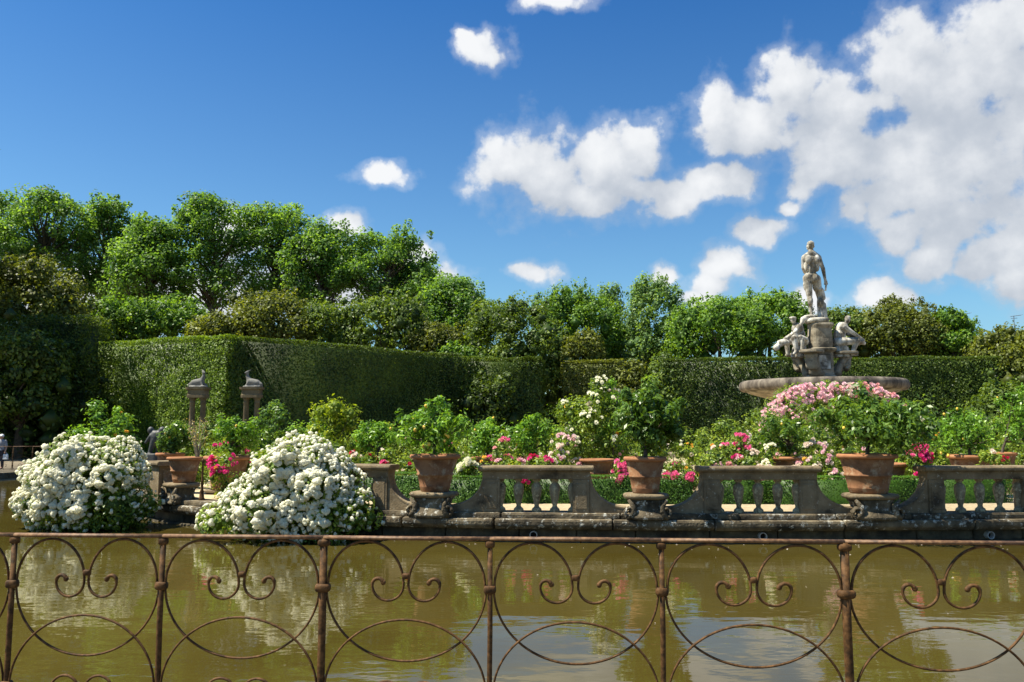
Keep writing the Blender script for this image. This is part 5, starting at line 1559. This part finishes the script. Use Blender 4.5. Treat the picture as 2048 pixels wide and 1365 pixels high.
# ------------------------------------------------------------------ iron fences
W0, FH = 1.0, 1.148
def arc(cx, cz, rx, rz_, a0, a1, n):
    return [(cx + rx * math.cos(a0 + (a1 - a0) * i / n), 0, cz + rz_ * math.sin(a0 + (a1 - a0) * i / n)) for i in range(n + 1)]
def scroll_mesh(sx, sz):
    """C-scroll springing from the post collar over to the middle of the bay and curling back"""
    pts = arc(W0 / 4 + .006, -.262, W0 / 4 - .022, .246, PI * 1.03, 0, 26)
    pts += arc(W0 / 2 - .016 - .094, -.262, .094, .088, 0, -PI * .98, 16)[1:]
    pts += arc(W0 / 2 - .016 - .188 + .034, -.262, .034, .036, PI, PI * .12, 8)[1:]
    n = len(pts)
    P = [(sx * (x - W0 / 2), 0, sz * (z + FH / 2)) for x, _, z in pts]
    rr = [.0076] * n
    for i in range(8): rr[-1 - i] = .0125 if i < 2 else .0105
    mb = MB().tube(P, rr, 8, flat=1.25)
    mb.ball(P[-1], .016, 8, 6)
    return mb.mesh('scroll', M['iron'], True)
SCR = [scroll_mesh(sx, sz) for sx in (1, -1) for sz in (1, -1)]
def bow_mesh(sz):
    pts = arc(W0 / 2, -.285, W0 / 2 - .022, .405, PI, 2 * PI, 40)
    return MB().tube([(x - W0 / 2, .006 * sz, sz * (z + FH / 2)) for x, _, z in pts], .0067, 8, flat=1.3).mesh('bow', M['iron'], True)
BOW = [bow_mesh(1), bow_mesh(-1)]
def collar_mesh(r, h, name='collar'):
    return MB().loft([(0, 0, -h, r * .8, r * .62), (0, 0, -h * .7, r, r * .8), (0, 0, -h * .2, r * 1.06, r * .86), (0, 0, h * .25, r * 1.06, r * .86), (0, 0, h * .7, r, r * .8), (0, 0, h, r * .82, r * .64)], 16, 3).mesh(name, M['iron'], True)
COLLAR, COLLAR_S = collar_mesh(.036, .023), collar_mesh(.021, .016)
CAPM = collar_mesh(.028, .02, 'post_cap')

def iron_fence(pts, ztop_, zg, label, prad, group=None):
    """pts: plan positions of the posts"""
    root = tag(empty('iron_fence', (pts[0][0], pts[0][1], zg)), label, 'fence', group)
    O = np.array((pts[0][0], pts[0][1]))
    zl = ztop_ - zg
    rg_ = random.Random(int(abs(pts[0][0]) * 100))
    for i, p in enumerate(pts):
        q = np.array(p) - O
        r = prad[i] if hasattr(prad, '__len__') else prad
        j = rg_.uniform(-.003, .003)
        MB().tube([(q[0], q[1], -.15), (q[0] + j, q[1], zl * .3), (q[0] - j, q[1], zl * .6), (q[0], q[1], zl - .004)], r, 12).obj('post', M['iron'], root, True)
        for zc in (zl - .285, zl - FH + .285):
            link('collar', COLLAR, root, (q[0], q[1], zc), (rg_.uniform(-.04, .04), rg_.uniform(-.04, .04), 0), (max(.95, r / .0185),) * 2 + (1,))
        link('post_cap', CAPM, root, (q[0], q[1], zl - .03), None, (max(.95, r / .0185),) * 2 + (1,))
    for a, b in zip(pts[:-1], pts[1:]):
        a, b = np.array(a) - O, np.array(b) - O
        d = b - a; W = np.linalg.norm(d); an = math.atan2(d[1], d[0]); m = (a + b) / 2
        sag = rg_.uniform(-.003, .003)
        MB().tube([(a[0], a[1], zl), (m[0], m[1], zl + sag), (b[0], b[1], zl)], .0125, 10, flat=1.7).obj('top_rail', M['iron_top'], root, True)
        MB().tube([(a[0], a[1], zl - FH), (m[0], m[1], zl - FH), (b[0], b[1], zl - FH)], .013, 8).obj('bottom_rail', M['iron'], root, True)
        for k in range(4):
            link('scroll', SCR[k], root, (m[0], m[1], zl - FH / 2 - .004), (rg_.uniform(-.012, .012), rg_.uniform(-.008, .008), an), (W / W0, 1, 1))
        for k in range(2):
            link('bow', BOW[k], root, (m[0], m[1], zl - FH / 2), (0, rg_.uniform(-.008, .008), an), (W / W0, 1, 1))
        for sz in (1, -1):
            link('collar', COLLAR_S, root, (m[0], m[1], zl - FH / 2 + sz * (FH / 2 - .215)), (0, 0, an))
    return root

# near fence: plan line through the two ends, posts at their photo columns
A_ = at(30, 1070, 5.08); ZR = A_.z
_r = ray(1688, 1084); B_ = Vector((0, 0, EYE)) + Vector(_r / _r[2] * (ZR - EYE))
def on_line(px, py=1080):
    k = ray(px, py); k = k[0] / k[1]
    dx, dy = B_.x - A_.x, B_.y - A_.y
    t = (k * A_.y - A_.x) / (dx - k * dy)
    return (A_.x + dx * t, A_.y + dy * t)
posts_px = [-248, 30, 327, 648, 980, 1322, 1688, 2068]
FP_ = [np.array(on_line(p)) for p in posts_px]
st_ = (FP_[-1] - FP_[0]) / (len(FP_) - 1)
FP_ = [FP_[0] - 2 * st_, FP_[0] - st_] + FP_ + [FP_[-1] + st_, FP_[-1] + 2 * st_, FP_[-1] + 3 * st_]
iron_fence([tuple(p) for p in FP_], ZR, GZ, 'rusty wrought iron scroll fence across the foreground', [.016, .016, .0145, .0165, .0165, .022, .015, .015, .024, .0165, .016, .016, .022])

# far fence on the left bank
fp = []
for t in np.linspace(0, 1, 11):
    fp.append((-27.6 + 8.6 * t, 38.9 + .9 * t))
iron_fence(fp, 1.38, GZ, 'distant iron fence on the far bank at the left edge', .019)

# ------------------------------------------------------------------ person on the far bank
def person():
    Y = 40.3
    p = at(2, 900, Y)
    root = tag(empty('person', (p.x, Y, GZ)), 'person in grey shirt and white cap behind the far fence at the left edge', 'person')
    mb = MB()
    c = mb.capsule
    mb.ball((0, 0, 1.52), (.082, .10, .115)); mb.ball((0, -.10, 1.50), (.018, .025, .022)); mb.ball((.083, 0, 1.51), (.012, .02, .028)); mb.ball((-.083, 0, 1.51), (.012, .02, .028)); c((0, .01, 1.36), .055, (0, 0, 1.45), .05)
    mb.ball((0, 0, 1.2), (.19, .12, .2)); mb.ball((0, 0, 1.02), (.16, .11, .18)); mb.ball((0, 0, .88), (.17, .12, .12))
    for s in (-1, 1):
        c((s * .19, 0, 1.3), .06, (s * .24, .02, 1.05), .045); c((s * .24, .02, 1.05), .043, (s * .24, -.06, .83), .03)
        c((s * .24, -.06, .82), .033, (s * .24, -.075, .76), .03)
        for k in range(4): c((s * .24 + (k - 1.5) * .014, -.08, .75), .009, (s * .24 + (k - 1.5) * .014, -.10, .69 + abs(k - 1.5) * .006), .008)
        c((s * .22, -.10, .78), .009, (s * .205, -.12, .73), .008)
        c((s * .09, 0, .85), .09, (s * .1, -.02, .47), .06); c((s * .1, -.02, .47), .057, (s * .1, .01, .08), .04); c((s * .1, .02, .045), .042, (s * .11, -.14, .04), .035)
    b = remeshed(mb, 'body', M['skin'], .018, 1, root, .3)
    sh = MB()
    sh.ball((0, 0, 1.2), (.205, .135, .22)); sh.ball((0, 0, 1.02), (.18, .13, .2)); sh.ball((0, 0, .9), (.19, .135, .12))
    for s in (-1, 1): sh.capsule((s * .18, 0, 1.31), .075, (s * .235, .015, 1.1), .062)
    remeshed(sh, 'shirt', M['cloth_grey'], .016, 2, root, .3)
    tr = MB()
    for s in (-1, 1):
        tr.capsule((s * .09, 0, .86), .105, (s * .1, -.02, .47), .075); tr.capsule((s * .1, -.02, .47), .073, (s * .1, .01, .12), .062)
    tr.ball((0, 0, .86), (.18, .13, .1))
    remeshed(tr, 'trousers', M['cloth_dark'], .016, 2, root, .3)
    cp = MB(); cp.ball((0, .01, 1.57), (.095, .113, .085)); cp.loft([(0, -.1, 1.555, .085, .09), (0, -.1, 1.57, .08, .085)], 14)
    remeshed(cp, 'cap', M['white_paint'], .012, 2, root, .3)
    bag = tag(empty('hand_bag', (p.x + .27, Y - .05, GZ + .45)), 'small white bag hanging from the hand of the person at the left edge', 'bag')
    link('body', bevelled(MB().loft([(0, 0, 0, .13, .05), (0, 0, .2, .12, .04), (0, 0, .26, .1, .03)], 12, 4).mesh('body', M['white_paint']), .01, 1), bag)
    MB().tube([(-.06, 0, .25), (-.05, 0, .3), (0, 0, .33), (.05, 0, .3), (.06, 0, .25)], .008, 6).obj('handle', M['white_paint'], bag)
person()


rg = np.random.default_rng(31)
P_, N_ = [], []
for k in range(90):
    px = rg.uniform(20, 2000); p, a = edge_frame(edge_s(max(330, px)))
    d = .42 + abs(rg.normal()) * .5
    P_.append((p[0] + math.sin(a) * d + rg.normal() * .4, p[1] - math.cos(a) * d, .006)); N_.append((rg.normal() * .1, rg.normal() * .1, 1))
for k in range(14):
    P_.append((rg.uniform(-9, 9), rg.uniform(7.5, 15), .006)); N_.append((rg.normal() * .1, rg.normal() * .1, 1))
V_, F_ = leaf_quads(rg, np.array(P_), unit(np.array(N_)), .035, .7)
tag(link('floating_petals', np_mesh('floating_petals', V_, F_, M['cream_petal'], rg.uniform(0, 1, len(V_)))), 'white petals floating on the pond near the island wall', 'petals', kind='stuff')
